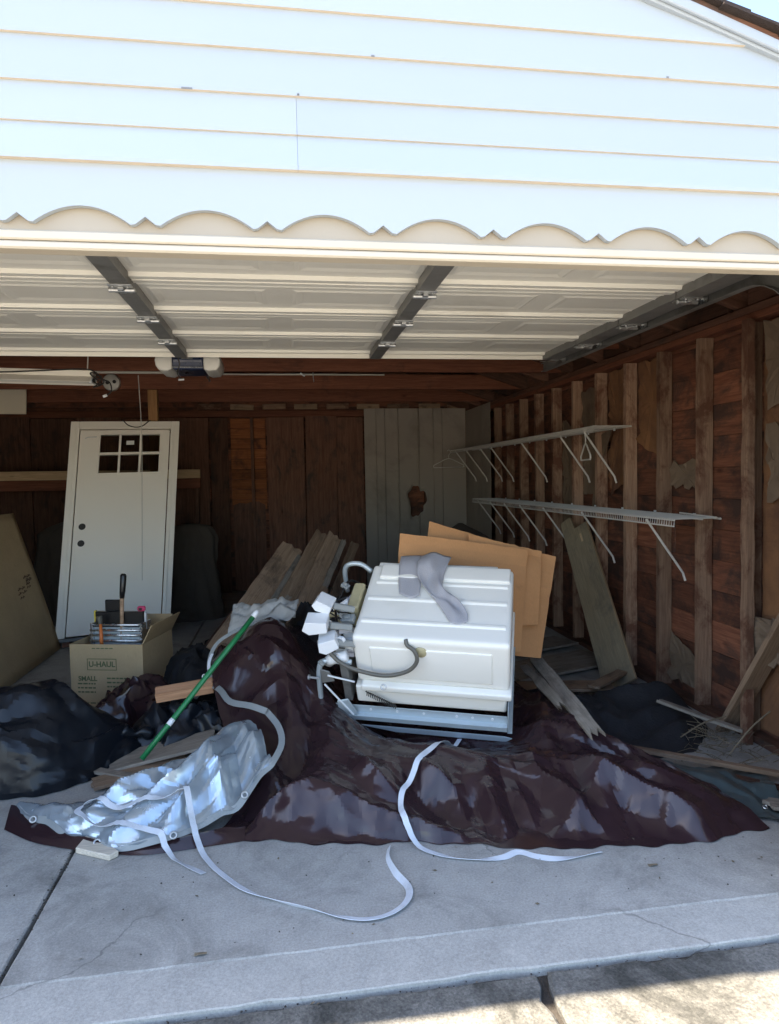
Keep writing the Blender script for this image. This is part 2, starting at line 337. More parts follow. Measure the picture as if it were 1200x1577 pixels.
# ------------------------------------------------------------------ ground, floor and alley slabs
XC = -0.61
def slab(name, x0, x1, y0, y1, z0, z1, mat, parent=None, jag=.006, bev=.008, step=.05):
    """concrete slab with slightly broken arrises"""
    r = random.Random(int((x0 + 31) * 97 + (y0 + 17) * 131)); pts = []
    def run(a, b):
        n = max(2, min(60, int((Vector(b) - Vector(a)).length / step)))
        for i in range(n):
            t = i / n; p = Vector(a).lerp(Vector(b), t); k = jag * (r.random() + (2.2 if r.random() < .12 else 0))
            d = (Vector(b) - Vector(a)).normalized(); pts.append(p + Vector((-d.y, d.x)) * k)
    c = [(x0, y0), (x1, y0), (x1, y1), (x0, y1)]
    for a, b in zip(c, c[1:] + c[:1]): run(a, b)
    cx, cy = (x0 + x1) / 2, (y0 + y1) / 2
    n = len(pts); mb = MB()
    def inset(p, k): q = Vector((cx, cy)) - p; s = Vector((math.copysign(min(abs(q.x), k), q.x), math.copysign(min(abs(q.y), k), q.y))); return p + s
    top = [inset(p, bev * (.6 + r.random())) for p in pts]
    vs = [(p.x, p.y, z0) for p in pts] + [(p.x, p.y, z1 - bev * .8) for p in pts] + [(p.x, p.y, z1) for p in top]
    fs = [tuple(range(2 * n, 3 * n))]
    for k in range(n):
        q = (k + 1) % n; fs += [(k, q, n + q, n + k), (n + k, n + q, 2 * n + q, 2 * n + k)]
    mb.add(vs, fs); return part(name, mb, mat, parent)
gnd = tag(part('ground', MB().box(-300, 300, -300, 300, -.6, -.14), 'earth'), kind='structure')
# soil that fills every joint, just below the slabs
bed = tag(part('soil_bed', MB().box(-9, 9, -9, 7.4, -.14, -.035), 'dirt'), kind='structure')
gf = tag(slab('garage_floor', -.886 + .007, 2.62, .062, 7.36, -.12, 0, 'floor', jag=.001, bev=.006), kind='structure')
slab('floor_slab', -3.83, -.886 - .007, .085, 7.36, -.12, -.002, 'floor', gf, jag=.001, bev=.006)
ap = tag(slab('driveway_apron', -.886 + .006, 4.4, -.128, .075, -.12, -.004, 'apron', jag=.003, bev=.004), kind='structure')
slab('apron_slab', -5.5, -.886 - .006, -.126, .10, -.12, -.005, 'apron', ap, jag=.003, bev=.004)
al = tag(slab('alley_pavement', .72 + .008, 3.6, -3.3, -.136, -.12, -.012, 'alley', jag=.009), kind='structure')
for x0, x1 in ((-2.3, .712), (-5.4, -2.316), (3.616, 6.7)): slab('alley_slab', x0, x1, -3.3, -.136, -.12, -.014, 'alley', al, jag=.009)
for x0, x1 in ((-2.6, .5), (-5.8, -2.62), (.52, 3.6), (3.62, 6.8)): slab('alley_slab', x0, x1, -6.6, -3.316, -.12, -.03, 'alley2', al, jag=.012)

# ------------------------------------------------------------------ the garage
G = thing('garage', 'white sided wooden garage with gable roof and open interior of bare brown studs', 'garage', (XC, 3.6, 0))
XR, XL, YB = 2.5, -3.72, 7.25
def rake(x): return 3.51 - .32 * abs(x - XC)              # underside of the rake boards
# front wall: framing core with the door opening, gable above
fw = MB()
for a, b in ((XL - .1, -3.1), (1.88, XR + .1)): fw.box(a, b, 0, .1, -.01, 2.13)
fw.prism([(XL - .1, 2.2), (XR + .1, 2.2), (XR + .1, rake(XR + .1) + .015), (XC, 3.525), (XL - .1, rake(XL - .1) + .015)], 'y', .012, .1)
FW = part('front_wall', fw, 'cream', G)
# lap siding courses over the opening, split into boards with butt joints
zs = [2.367, 2.474, 2.582, 2.706, 2.824, 2.945, 3.065, 3.185, 3.305, 3.43]
def course(z0, z1, xa, xb):
    def cut(x, z):
        h = (3.51 - z) / .32; return max(XC - h, min(XC + h, x))
    z1 += .012
    a0, b0, a1, b1 = cut(xa, z0), cut(xb, z0), cut(xa, z1), cut(xb, z1)
    y0, y1 = (-.044 if z0 < 2.4 else -.025), -.008
    vs = [(a0, y0, z0), (b0, y0, z0), (b1, y1 - .006, z1), (a1, y1 - .006, z1), (a0, .01, z0), (b0, .01, z0), (b1, .01, z1), (a1, .01, z1),
          (a0, y0, z0 + .012), (b0, y0, z0 + .012)]
    fs = [(0, 1, 9, 8), (8, 9, 2, 3), (0, 4, 5, 1), (3, 2, 6, 7), (4, 7, 6, 5), (1, 5, 6, 2, 9), (0, 8, 3, 7, 4)]
    return MB().add(vs, fs)
for k, z0 in enumerate(zs):
    z1 = zs[k + 1] if k + 1 < len(zs) else 3.5
    sp = [.062, .062, -2.2, 2.0, -1.9, .4, -1.2, -.3, -.8, -.5][k]
    for a, b in ((-4.2, sp - .0004), (sp + .0004, 3.1)):
        if k >= 8 and a < -4: a, b = -4.2, 3.1
        elif k >= 8: continue
        sb = part('siding_board', course(z0, z1, a, b), 'siding', FW); sb.data.materials.append(MT['lipbounce'])
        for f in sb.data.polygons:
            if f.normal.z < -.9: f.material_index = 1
for x, z, w in ((-.33, 2.822, .018), (.28, 2.704, .010), (-.255, 2.58, .03), (.065, 2.582, .006), (1.2, 2.705, .008)): part('paint_chip', MB().box(x, x + w, -.0262, -.0248, z + .001, z + .006), 'stile', FW)
# siding on the two piers beside the opening
for a, b in ((XL - .12, -3.1), (1.9, XR + .12)):
    for k in range(18):
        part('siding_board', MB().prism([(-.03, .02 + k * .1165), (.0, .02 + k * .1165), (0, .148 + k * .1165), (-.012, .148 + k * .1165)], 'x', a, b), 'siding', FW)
# scalloped valance board
pts = []
px = [-.699, -.366, -.032, .308, .643, .975, 1.311]; per = .335
x = -.699 - 8 * per
poly = [(x, 2.366)]
bot = []
while x < 1.9:
    bot.append((x - .028, 2.206)); bot.append((x, 2.2275)); bot.append((x + .028, 2.206))
    c = x + per / 2
    for i in range(17):
        t = -1 + i / 8; bot.append((c + t * .128, 2.204 + .0475 * (1 - abs(t) ** 2.0)))
    x += per
bot = [(max(-3.4, p[0]), p[1]) for p in bot if p[0] > -3.35]
top = [(p[0], 2.376) for p in bot]
sm = MB(); n = len(bot); fr, bk = -.026, -.006
for i, (b, t) in enumerate(zip(bot, top)): sm.v += [(b[0], fr, b[1]), (t[0], fr, t[1]), (b[0], bk, b[1]), (t[0], bk, t[1])]
for i in range(n - 1):
    a, b = 4 * i, 4 * i + 4; sm.f += [(a, b, b + 1, a + 1), (a + 2, a + 3, b + 3, b + 2), (a, a + 2, b + 2, b), (a + 1, b + 1, b + 3, a + 3)]
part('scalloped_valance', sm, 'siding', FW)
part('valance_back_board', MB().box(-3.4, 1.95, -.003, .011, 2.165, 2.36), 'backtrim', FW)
part('header_trim', MB().box(-3.4, 1.95, -.014, .03, 2.160, 2.186), 'trimface', FW, bevel=.004)
part('header_trim', MB().box(-3.12, 1.9, -.012, .045, 2.136, 2.158), 'trimface', FW, bevel=.005)
part('header_stop', MB().box(-3.1, 1.88, .046, .11, 2.185, 2.2), 'cream', FW, bevel=.003)
beam('header_beam', (-3.7, .16, 2.35), (2.49, .16, 2.35), .09, .28, 'beam', FW)
for xx in (-3.09, 1.87):
    part('door_jamb', MB().box(xx - .02, xx + .02, -.02, .14, 0, 2.13), 'cream', FW, bevel=.004)
# rake boards, roof deck, shingles, rafters
def slope(x): return Vector((x, 0, rake(x)))
rf = MB()
for s in (1, -1):
    xe = XC + s * 3.45
    rf.prism([(XC, 3.546), (XC, 3.532), (xe, 3.532 - .32 * 3.45), (xe, 3.546 - .32 * 3.45)][::s], 'y', -.045, YB + .2)
RO = part('roof', rf, 'dark', G)
for s in (1, -1):
    xe = XC + s * 3.42
    part('rake_board', MB().prism([(XC, 3.496), (xe, 3.496 - .32 * 3.42), (xe, 3.530 - .32 * 3.42), (XC, 3.530)], 'y', -.05, -.0365), 'siding', RO, bevel=.003)
    part('rake_moulding', MB().prism([(XC, 3.489), (xe, 3.489 - .32 * 3.42), (xe, 3.525 - .32 * 3.42), (XC, 3.525)], 'y', -.036, -.004), 'siding', RO, bevel=.003)
    for k in range(17):
        d0 = 3.5 - k * .205; d1 = max(0, d0 - .30)
        z = lambda d: 3.540 - .32 * d
        part('shingle_course', MB().prism([(XC + s * d0, z(d0) + .012), (XC + s * d0, z(d0) + .024), (XC + s * d1, z(d1) + .006), (XC + s * d1, z(d1) + .001)], 'y', -.068 + rng.uniform(-.008, .008), YB + .25), 'shingle', RO)
    for k in range(13):
        y = .35 + k * .575
        beam('rafter', (XC, y, 3.46), (XC + s * 3.35, y, 3.46 - .32 * 3.35), .04, .13, 'dark', RO, up=(0, 0, 1))
beam('ridge_board', (XC, .1, 3.44), (XC, YB, 3.44), .03, .17, 'dark', RO)
# tie beams across the garage
for y, z in ((2.9, 2.505), (4.0, 2.492), (5.05, 2.475), (6.15, 2.47)):
    beam('tie_beam', (XL - .08, y, z), (XR + .08, y, z), .042, .15, 'beam', G, wear=.004)
# side walls: cladding sheet, sheathing boards, studs, plates
for side, x0 in (('right', XR), ('left', XL)):
    s = 1 if side == 'right' else -1
    xs = x0 + s * .1
    W = part('side_wall', MB().box(min(xs + s * .022, xs + s * .04), max(xs + s * .022, xs + s * .04), .1, YB + .1, -.02, 2.5), 'dark', G)
    rows = 13; h = 2.46 / rows
    for k in range(rows):
        cuts = [.1, rng.uniform(2.2, 3.4), rng.uniform(4.6, 5.8), YB + .08]
        for a, b in zip(cuts, cuts[1:]):
            beam('sheathing_board', (xs + s * .01, a + .003, h * (k + .5)), (xs + s * .01, b - .003, h * (k + .5)), .019, h - rng.uniform(.001, .004), 'red', W, bevel=.002)
    beam('sill_plate', (x0 + s * .045, .1, .022), (x0 + s * .045, YB, .022), .088, .04, 'dark', W)
    beam('top_plate', (x0 + s * .045, .1, 2.315), (x0 + s * .045, YB, 2.315), .09, .04, 'beam', W)
    beam('top_plate', (x0 + s * .045, .1, 2.357), (x0 + s * .045, YB, 2.357), .088, .04, 'dark', W)
    for k in range(14):
        y = (1.38 if s > 0 else 1.2) - 2 * .457 + .457 * k + rng.uniform(-.015, .015)
        if y > YB - .1: break
        beam('stud', (x0 + s * .045, y, .042), (x0 + s * .045, y + rng.uniform(-.008, .008), 2.294), .09, .042, 'stud', W, up=(0, 1, 0), wear=.003)
    if s > 0: SW = W
    # blocking on the plate between rafters, pale undersides
    for k in range(12):
        y = .64 + k * .575
        beam('blocking', (x0 + s * .05, y - .2, 2.45), (x0 + s * .05, y + .2, 2.45), .04, .12, 'dark', W)
# rear wall
RW = part('rear_wall', MB().prism([(XL - .1, -.02), (XR + .1, -.02), (XR + .1, 2.5), (XC, 3.525), (XL - .1, 2.5)], 'y', YB + .12, YB + .14), 'dark', G)
for k in range(18):
    h = 2.46 / 13; z = h * (k + .5); hw = 3.2 if z < 2.45 else (3.48 - z) / .32
    beam('sheathing_board', (XC - hw, YB + .105, z), (XC + hw, YB + .105, z), .019, h - .006, 'red', RW, bevel=.002)
beam('top_plate', (XL, YB + .04, 2.36), (XR, YB + .04, 2.36), .088, .08, 'beam', RW)
for k in range(13):
    x = XR - .09 - k * .47
    beam('stud', (x, YB + .045, 0.0), (x, YB + .045, 2.315), .04, .088, 'dark', RW, up=(0, 1, 0))
for a, b in ((-.215, .275), (.285, .70), (.71, 1.07), (-.95, -.72), (-1.5, -.97), (-2.05, -1.51), (-2.6, -2.06), (-3.15, -2.61), (-3.68, -3.16)):
    x = (a + b) / 2; z0 = .02 if b > -.6 else .0
    beam('wall_board', (x, YB - .012 + rng.uniform(-.004, .004), z0), (x + rng.uniform(-.01, .01), YB - .012, 2.33 + rng.uniform(-.03, 0)), b - a, .018, 'dark', RW, up=(0, -1, 0), wear=.004)
for k in range(9):     # pale bits of board above the rear plate
    x = -1.1 + k * .42
    beam('blocking', (x, YB + .03, 2.455), (x + .3, YB + .03, 2.455 + rng.uniform(-.01, .01)), .03, .07, 'plank' if k % 2 else 'stud', RW, rag=.03)
for k in range(9): beam('bay_board', (-.69, YB + .085, 1.16 + k * .135), (-.235, YB + .085, 1.16 + k * .135), .012, .128, 'bayred', RW)
# bay between boards: crumpled paper backing low in the red bay
beam('bay_board', (-.47, YB + .06, .02), (-.47, YB + .06, 1.2), .42, .01, 'dark', RW, up=(0, -1, 0), rag=.08)
# ribbed metal panel with a torn hole on the rear wall, and its return on the side wall
xsr = [(1.083, 0), (1.235, 0), (1.25, .018), (1.355, .018), (1.37, 0), (1.54, 0), (1.548, .014), (1.556, 0), (1.81, 0), (1.825, .016), (1.84, 0), (2.025, 0), (2.04, .018), (2.15, .018), (2.165, 0), (2.49, 0)]
fx = np.array(sorted(set([round(a, 4) for a, _ in xsr] + [round(v, 4) for v in np.arange(1.62, 1.98, .018)]))); fy = np.interp(fx, [a for a, _ in xsr], [b for _, b in xsr])
fz = np.array(sorted(set([round(v, 4) for v in np.arange(.02, 2.43, .12)] + [round(v, 4) for v in np.arange(.86, 1.46, .018)])))
hc, hr = (1.795, 1.16), (.118, .205); mb = MB(); nz = len(fz); nx_ = len(fx); keep = {}
def hole_r(th): return 1 + .13 * sin(3 * th + 1) + .09 * sin(5 * th) + .06 * sin(9 * th + 2)
for i in range(nz):
    for j in range(nx_):
        dx, dz = (fx[j] - hc[0]) / hr[0], (fz[i] - hc[1]) / hr[1]; d = math.hypot(dx, dz); th = math.atan2(dz, dx); rr = hole_r(th)
        x_, z_, y_ = fx[j], fz[i], YB - .035 - fy[j]
        if .82 * rr < d < 1.15 * rr: x_ = hc[0] + hr[0] * cos(th) * rr; z_ = hc[1] + hr[1] * sin(th) * rr; y_ += .012
        keep[i, j] = d >= .82 * rr; mb.v.append((x_, y_, z_))
for i in range(nz - 1):
    for j in range(nx_ - 1):
        if all(keep[q] for q in ((i, j), (i + 1, j), (i + 1, j + 1), (i, j + 1))): mb.f.append((i * nx_ + j, i * nx_ + j + 1, (i + 1) * nx_ + j + 1, (i + 1) * nx_ + j))
part('metal_panel', mb, 'metalpanel', RW)
for k in range(3):
    a, b = 6.07 + k * .38, 6.07 + k * .38 + .375
    part('metal_panel', MB().prism([(XR - .008, a), (XR - .004, a), (XR - .004, b), (XR - .008, b)], 'z', .02, 2.38), 'metalpanel', SW)
# torn paper and fibreboard in the first bay of the right wall
def torn(name, yz, mat, x, seed, parent, amp=.02, dep=.02):
    r = random.Random(seed); P = []
    for (a, b) in zip(yz, yz[1:] + yz[:1]):
        n = max(2, int(math.hypot(a[0] - b[0], a[1] - b[1]) / .045))
        for i in range(n): t = i / n; P.append((a[0] + (b[0] - a[0]) * t + r.uniform(-amp, amp), a[1] + (b[1] - a[1]) * t + r.uniform(-amp, amp)))
    mb = MB(); cy, cz = sum(p[0] for p in P) / len(P), sum(p[1] for p in P) / len(P); n = len(P)
    ring = [[(x - r.uniform(0, dep) * k, cy + (p[0] - cy) * k, cz + (p[1] - cz) * k) for p in P] for k in (1, .66, .33)]
    mb.v = [q for g in ring for q in g] + [(x - dep * .2, cy, cz)]
    for g in range(2):
        for i in range(n): mb.f.append((g * n + i, g * n + (i + 1) % n, (g + 1) * n + (i + 1) % n, (g + 1) * n + i))
    mb.f += [(2 * n + i, 2 * n + (i + 1) % n, 3 * n) for i in range(n)]
    return part(name, mb, mat, parent, thick=.004)
torn('fibreboard', [(.12, .06), (1.34, .06), (1.34, 2.1), (.12, 2.1)], 'fibre', XR + .085, 3, SW, .004, .006)
torn('torn_paper', [(.98, 1.9), (1.26, 1.82), (1.27, 2.27), (.92, 2.28)], 'tornpaper', XR + .045, 4, SW)
torn('torn_paper', [(1.12, 1.35), (1.22, 1.3), (1.27, 1.75), (1.16, 1.7)], 'tornpaper', XR + .05, 5, SW)
torn('torn_paper', [(.85, .55), (1.33, .42), (1.33, .7), (1.0, .72)], 'tornpaper', XR + .02, 7, SW, dep=.05)
torn('torn_paper', [(3.3, 1.35), (3.6, 1.3), (3.62, 2.2), (3.32, 2.2)], 'tornpaper', XR + .08, 8, SW)
torn('torn_paper', [(3.75, .9), (4.05, 1.0), (4.04, 2.0), (3.78, 1.9)], 'tornpaper', XR + .08, 9, SW)
torn('torn_paper', [(1.88, 1.38), (2.24, 1.4), (2.23, 1.55), (1.9, 1.56)], 'tornpaper', XR + .08, 10, SW)
torn('torn_paper', [(1.88, .1), (2.24, .1), (2.23, .4), (1.9, .3)], 'tornpaper', XR + .075, 11, SW)
torn('torn_paper', [(2.8, 1.45), (3.12, 1.3), (3.12, 2.28), (2.8, 2.28)], 'fibre', XR + .083, 12, SW)
torn('torn_paper', [(2.33, 1.6), (2.66, 1.7), (2.66, 2.28), (2.33, 2.28)], 'fibre', XR + .083, 13, SW)
# diagonal brace near the front of the right wall
beam('wall_brace', (2.47, .7, 1.22), (2.47, 1.5, -.0), .035, .11, 'plank', SW, up=(1, 0, 0), wear=.004)
beam('wall_post', (2.46, 1.30, 0), (2.46, 1.31, 2.29), .05, .05, 'stud', SW, up=(0, 1, 0), wear=.008)
# ------------------------------------------------------------------ raised overhead door with tracks
D = thing('overhead_door', 'white sectional overhead garage door raised flat under the ceiling', 'garage door', (XC, 1.35, 2.3))
ZD, HW = 2.30, 2.44
pan_me = MB().add([(-.25, -.13, 0), (.25, -.13, 0), (.25, .13, 0), (-.25, .13, 0), (-.23, -.112, -.006), (.23, -.112, -.006), (.23, .112, -.006), (-.23, .112, -.006),
                   (-.2, -.085, -.001), (.2, -.085, -.001), (.2, .085, -.001), (-.2, .085, -.001)],
                  [(0, 1, 5, 4), (1, 2, 6, 5), (2, 3, 7, 6), (3, 0, 4, 7), (4, 5, 9, 8), (5, 6, 10, 9), (6, 7, 11, 10), (7, 4, 8, 11), (8, 9, 10, 11)]).mesh('panel')
hinge_mb = MB().box(-.045, .045, -.05, -.012, -.052, -.046).box(-.045, .045, .012, .05, -.052, -.046).tube([(-.05, 0, -.058), (.05, 0, -.058)], .010, 10)
for sx in (-.028, .028):
    for sy in (-.034, .034): hinge_mb.tube([(sx, sy, -.052), (sx, sy, -.06)], .007, 6)
hinge_mb.box(-.012, .012, -.03, .03, -.064, -.052)
hinge_me = hinge_mb.mesh('hinge', .0015)
for k in range(4):
    y0 = .272 + k * .533; y1 = y0 + .529; mb = MB()
    mb.box(XC - HW, XC + HW, y0, y1, ZD, ZD + .03)
    # folded rails along both long edges: proud lip, slope and groove
    for ya, yb in ((y0, y0 + .052), (y1 - .052, y1)):
        mb.prism([(ya, ZD + .002), (yb, ZD + .002), (yb - .008, ZD - .016), (ya + .008, ZD - .016)], 'x', XC - HW, XC + HW)
    mb.prism([(y0 + .085, ZD + .002), (y0 + .115, ZD + .002), (y0 + .1, ZD - .006)], 'x', XC - HW, XC + HW)
    if k == 3: mb.box(XC - HW, XC + HW, y1 + .001, y1 + .006, ZD - .04, ZD + .03)
    S = part('door_section', mb, 'doorin', D)
    for j in range(8):
        place('panel', pan_me, 'doorin', S, Matrix.Translation((XC - HW + .305 + j * .61, (y0 + y1) / 2 + .02, ZD + .001)))
    for j in range(5):
        x = XC + (j - 2) * 1.2; end = j in (0, 4); x = XC + (j - 2) * (1.21 if not end else 1.2)
        w = .036 if not end else .055
        st = MB().prism([(x - w, ZD - .002), (x - w, ZD - .044), (x - w * .45, ZD - .046), (x + w * .45, ZD - .046), (x + w, ZD - .044), (x + w, ZD - .002)], 'y', y0 + .004, y1 - .004)
        part('stile', st, 'stile', D)
        if k: place('hinge', hinge_me, 'galv', D, Matrix.Translation((x, y0 - .002, ZD)))
part('bottom_seal', MB().box(XC - HW, XC + HW, .262, .271, ZD - .01, ZD + .03), 'black', D)
for s in (1, -1):
    x = XC + s * (HW + .045)
    prof = [(-.022, -.028), (.022, -.028), (.022, .028), (-.022, .028)]
    path = [Vector((x, .17, .05)), Vector((x, .17, 1.9))] + [Vector((x, .17 + .36 * (1 - cos(a)), 1.9 + .36 * sin(a))) for a in np.linspace(.15, pi / 2, 8)] + [Vector((x, 2.75, 2.262))]
    mb = MB()
    # C-shaped channel: web outside, two lips
    for (o0, o1, r0, r1) in ((s * .018, s * .021, -.03, .03), (-s * .016, s * .018, .027, .03), (-s * .016, s * .018, -.03, -.027)):
        rows = []
        for i, p in enumerate(path):
            t = (path[min(i + 1, len(path) - 1)] - path[max(i - 1, 0)]).normalized(); nn = Vector((1, 0, 0)).cross(t)
            rows.append([p + Vector((o0, 0, 0)) + nn * r0, p + Vector((o1, 0, 0)) + nn * r0, p + Vector((o1, 0, 0)) + nn * r1, p + Vector((o0, 0, 0)) + nn * r1, p + Vector((o0, 0, 0)) + nn * r0])
        mb.grid(rows)
    T = part('track', mb, 'stile', D)
    part('track_angle', MB().box(x + s * .023, x + s * .027, .5, 2.8, 2.25, 2.30).box(x + s * .023, x + s * .06, .5, 2.8, 2.296, 2.30), 'stile', D)
    for y in (.82, 1.9, 2.7): part('track_bracket', MB().box(x + s * .03, x + s * .034, y, y + .035, 2.26, 2.62).box(x - .03, x + .03, y, y + .035, 2.30, 2.304), 'galv', D)
    for k in range(5):
        y = .30 + k * .52
        mb = MB().tube([(x - s * .1, y, 2.262), (x + s * .012, y, 2.262)], .006, 8).tube([(x - s * .006, y, 2.262), (x + s * .012, y, 2.262)], .021, 14)
        mb.box(x - s * .1, x - s * .045, y - .03, y + .03, 2.245, 2.252)
        part('roller', mb, 'galv', D)
# ------------------------------------------------------------------ door opener
O = thing('garage_door_opener', 'door opener with navy front and two white lamp covers hanging from the ceiling', 'door opener', (XC, 2.86, 2.22))
part('housing', MB().prism([(2.68, 2.225), (2.66, 2.28), (2.66, 2.37), (2.98, 2.37), (3.02, 2.30), (2.98, 2.225)], 'x', XC - .1, XC + .1), 'blue', O, bevel=.008)
for s in (1, -1):
    prof = [(.1, 2.23), (.13, 2.215), (.185, 2.222), (.205, 2.25), (.21, 2.285), (.20, 2.33), (.17, 2.36), (.1, 2.365)]
    part('lamp_cover', MB().prism([(XC + s * a, b) for a, b in prof], 'y', 2.665, 2.99), 'lens', O, bevel=.012, segs=2, smooth=True)
part('front_stripe', MB().box(XC - .1, XC + .1, 2.655, 2.659, 2.236, 2.240), 'alu', O)
em = MB()
for k, (w, z) in enumerate(((.045, 2.318), (.06, 2.305), (.038, 2.292))): em.box(XC - w, XC + w * .9, 2.6545, 2.6585, z, z + .006)
part('emblem', em, 'alu', O)
part('rail', MB().box(XC - .018, XC + .018, .12, 2.68, 2.395, 2.42).box(XC - .004, XC + .004, .12, 2.68, 2.42, 2.45), 'galv', O)
for s in (1, -1): part('hanger_strap', MB().box(XC + s * .12 - .015, XC + s * .12 + .015, 2.86, 2.863, 2.36, 2.6), 'galv', O)
rope = thing('release_cord', 'thin dark pull cord dangling from the raised door edge before the opener', 'cord', (XC - .02, 2.44, 2.12))
part('rope', MB().tube(catmull([(XC - .03, 2.43, 2.27), (XC - .02, 2.44, 2.22), (XC - .035, 2.44, 2.17), (XC - .015, 2.44, 2.13)], 6), .004, 6), 'cord', rope)
part('toggle', MB().tube([(XC - .03, 2.44, 2.125), (XC + .005, 2.44, 2.128)], .007, 8), 'galv', rope)
# ------------------------------------------------------------------ shop light, conduit, lampholder, cords at the ceiling
Fx = thing('shop_light', 'unlit white fluorescent shop light hanging at the upper left', 'light fixture', (-1.87, 2.9, 2.16))
ft = Matrix.Translation((-1.86, 2.9, 2.215)) @ Matrix.Rotation(R(1.5), 4, 'Y')
part('housing', MB().box(-.6, .6, -.05, .05, .0, .045).xf(ft), 'white', Fx, bevel=.004)
for s in (1, -1): part('reflector', MB().prism([(s * .048, .0), (s * .052, .004), (s * .105, -.035), (s * .10, -.038)], 'x', -.6, .6).xf(ft), 'white', Fx)
for s in (1, -1): part('lamp_tube', MB().tube([(-.57, s * .035, -.022), (.57, s * .035, -.022)], .013, 10).xf(ft), 'lens', Fx, smooth=True)
for x in (-.59, .59): part('socket', MB().box(x - .008, x + .008, -.05, .05, -.04, 0).xf(ft), 'whiteplastic', Fx, bevel=.002)
part('hanging_string', MB().tube([(-1.30, 2.9, 2.25), (-1.285, 2.9, 2.43)], .004, 6), 'string', Fx)
part('hanging_string', MB().tube([(-2.4, 2.9, 2.27), (-2.4, 2.9, 2.43)], .004, 6), 'string', Fx)
wc = catmull([(-2.3, 2.82, 2.235), (-1.9, 2.80, 2.222), (-1.6, 2.80, 2.232), (-1.32, 2.83, 2.25), (-1.24, 2.85, 2.235), (-1.20, 2.86, 2.19), (-1.15, 2.86, 2.165), (-1.14, 2.86, 2.11), (-1.17, 2.86, 2.08)], 8)
part('cord', MB().tube(wc, .005, 6), 'cord', Fx, smooth=True)
kn = [(-1.24 + .03 * cos(t * 1.9) + .002 * t, 2.86 + .02 * sin(t * 2.7), 2.20 + .035 * sin(t * 1.3) - .004 * t) for t in np.linspace(0, 12, 60)]
part('cord_knot', MB().tube(kn, .0045, 6), 'cord', Fx, smooth=True)
part('plug', MB().tube([(-1.17, 2.86, 2.08), (-1.195, 2.86, 2.07)], .009, 8), 'whiteplastic', Fx)
cd = thing('conduit', 'thin pale conduit pipe running along the second ceiling beam', 'pipe', (-.3, 5.0, 2.42))
part('pipe', MB().tube([(-2.6, 4.012, 2.412), (-.62, 4.012, 2.405)], .011, 8), 'string', cd, smooth=True)
part('pipe', MB().tube([(-.62, 4.012, 2.395), (.9, 4.012, 2.395)], .007, 8), 'string', cd, smooth=True)
part('clamp', MB().tube([(-.62, 4.0, 2.405), (-.62, 4.0, 2.36)], .012, 8).tube([(-.62, 3.99, 2.37), (-.60, 3.96, 2.33)], .009, 8), 'galv', cd)
part('clamp', MB().tube([(.16, 4.0, 2.405), (.20, 4.0, 2.38)], .009, 8).tube([(.27, 4.0, 2.41), (.275, 4.0, 2.33)], .005, 6), 'galv', cd)
lh = thing('lampholder', 'round white porcelain fitting with two dark holes on the ceiling beam', 'lamp holder', (-1.63, 5.02, 2.44))
part('base', MB().tube([(-1.635, 5.03, 2.46), (-1.635, 4.985, 2.46)], [.085, .078], 24), 'ceramic', lh, bevel=.004, smooth=True)
for s in (1, -1): part('socket_hole', MB().tube([(-1.635 + s * .032, 4.99, 2.46 + s * .004), (-1.635 + s * .032, 4.982, 2.46 + s * .004)], .018, 12), 'black', lh)
hs = thing('hanging_string', 'long thin pale string hanging before the white door', 'string', (-1.19, 4.3, .95))
part('string', MB().tube(catmull([(-1.225, 4.2, 2.41), (-1.25, 4.38, 1.9), (-1.275, 4.4, 1.2), (-1.295, 4.4, .6)], 8), .0035, 6), 'string', hs)
pl = thing('brace_post', 'short orange wooden post standing up behind the leaning white door', 'post', (-1.27, 5.2, 0))
beam('post', (-1.285, 5.2, 0), (-1.285, 5.2, 2.41), .09, .09, 'post', pl, up=(0, 1, 0))
# ------------------------------------------------------------------ leaning prehung door
bl, br, tl = Vector((-2.090, 4.500, 0.078)), Vector((-1.117, 4.700, 0.091)), Vector((-2.002, 4.950, 2.075))      # the loose frame stands slightly racked
ux = (br - bl) / .965; uz = (tl - bl) / 2.0; uy = uz.cross(ux).normalized()
DM = Matrix((ux, uy, uz)).transposed().to_4x4(); DM.translation = bl
WD = thing('entry_door', 'white prehung entry door with six small panes leaning upright in its frame', 'door', tuple(bl + ux * .48 - uz * .03))
def dpart(name, mb, mat, par=WD, **kw): return part(name, mb.xf(DM), mat, par, **kw)
W_, H_ = .965, 2.0
dpart('jamb', MB().box(0, .075, -.02, .11, 0, H_), 'white', bevel=.003)
dpart('jamb', MB().box(W_ - .075, W_, -.02, .11, 0, H_), 'white', bevel=.003)
dpart('head_jamb', MB().box(.076, W_ - .076, -.02, .11, H_ - .07, H_), 'white', bevel=.003)
dpart('casing', MB().box(.045, .078, -.032, -.021, 0, H_ - .05), 'white', bevel=.003)
dpart('casing', MB().box(W_ - .078, W_ - .045, -.032, -.021, 0, H_ - .05), 'white', bevel=.003)
dpart('casing', MB().box(.079, W_ - .079, -.032, -.021, H_ - .078, H_ - .048), 'white', bevel=.003)
dpart('threshold', MB().box(.0, W_, -.03, .12, -.035, -.001), 'darkmetal', bevel=.004)
for a in (.06, .85): dpart('foot_shim', MB().box(a, a + .06, .0, .09, -.078, -.036), 'dark')
sx0, sx1, sz0, sz1 = .085, W_ - .087, .012, H_ - .085
wx = [.262, .425, .445, .608, .628, .79]; wz0, wz1, wz2, wz3 = 1.50, 1.675, 1.70, 1.87
sl = MB()
for a, b, c, d in ((sx0, sx1, sz0, wz0), (sx0, sx1, wz3, sz1), (sx0, wx[0], wz0, wz3), (wx[5], sx1, wz0, wz3)): sl.box(a, b, -.008, .035, c, d)
SL = dpart('door_slab', sl, 'white')
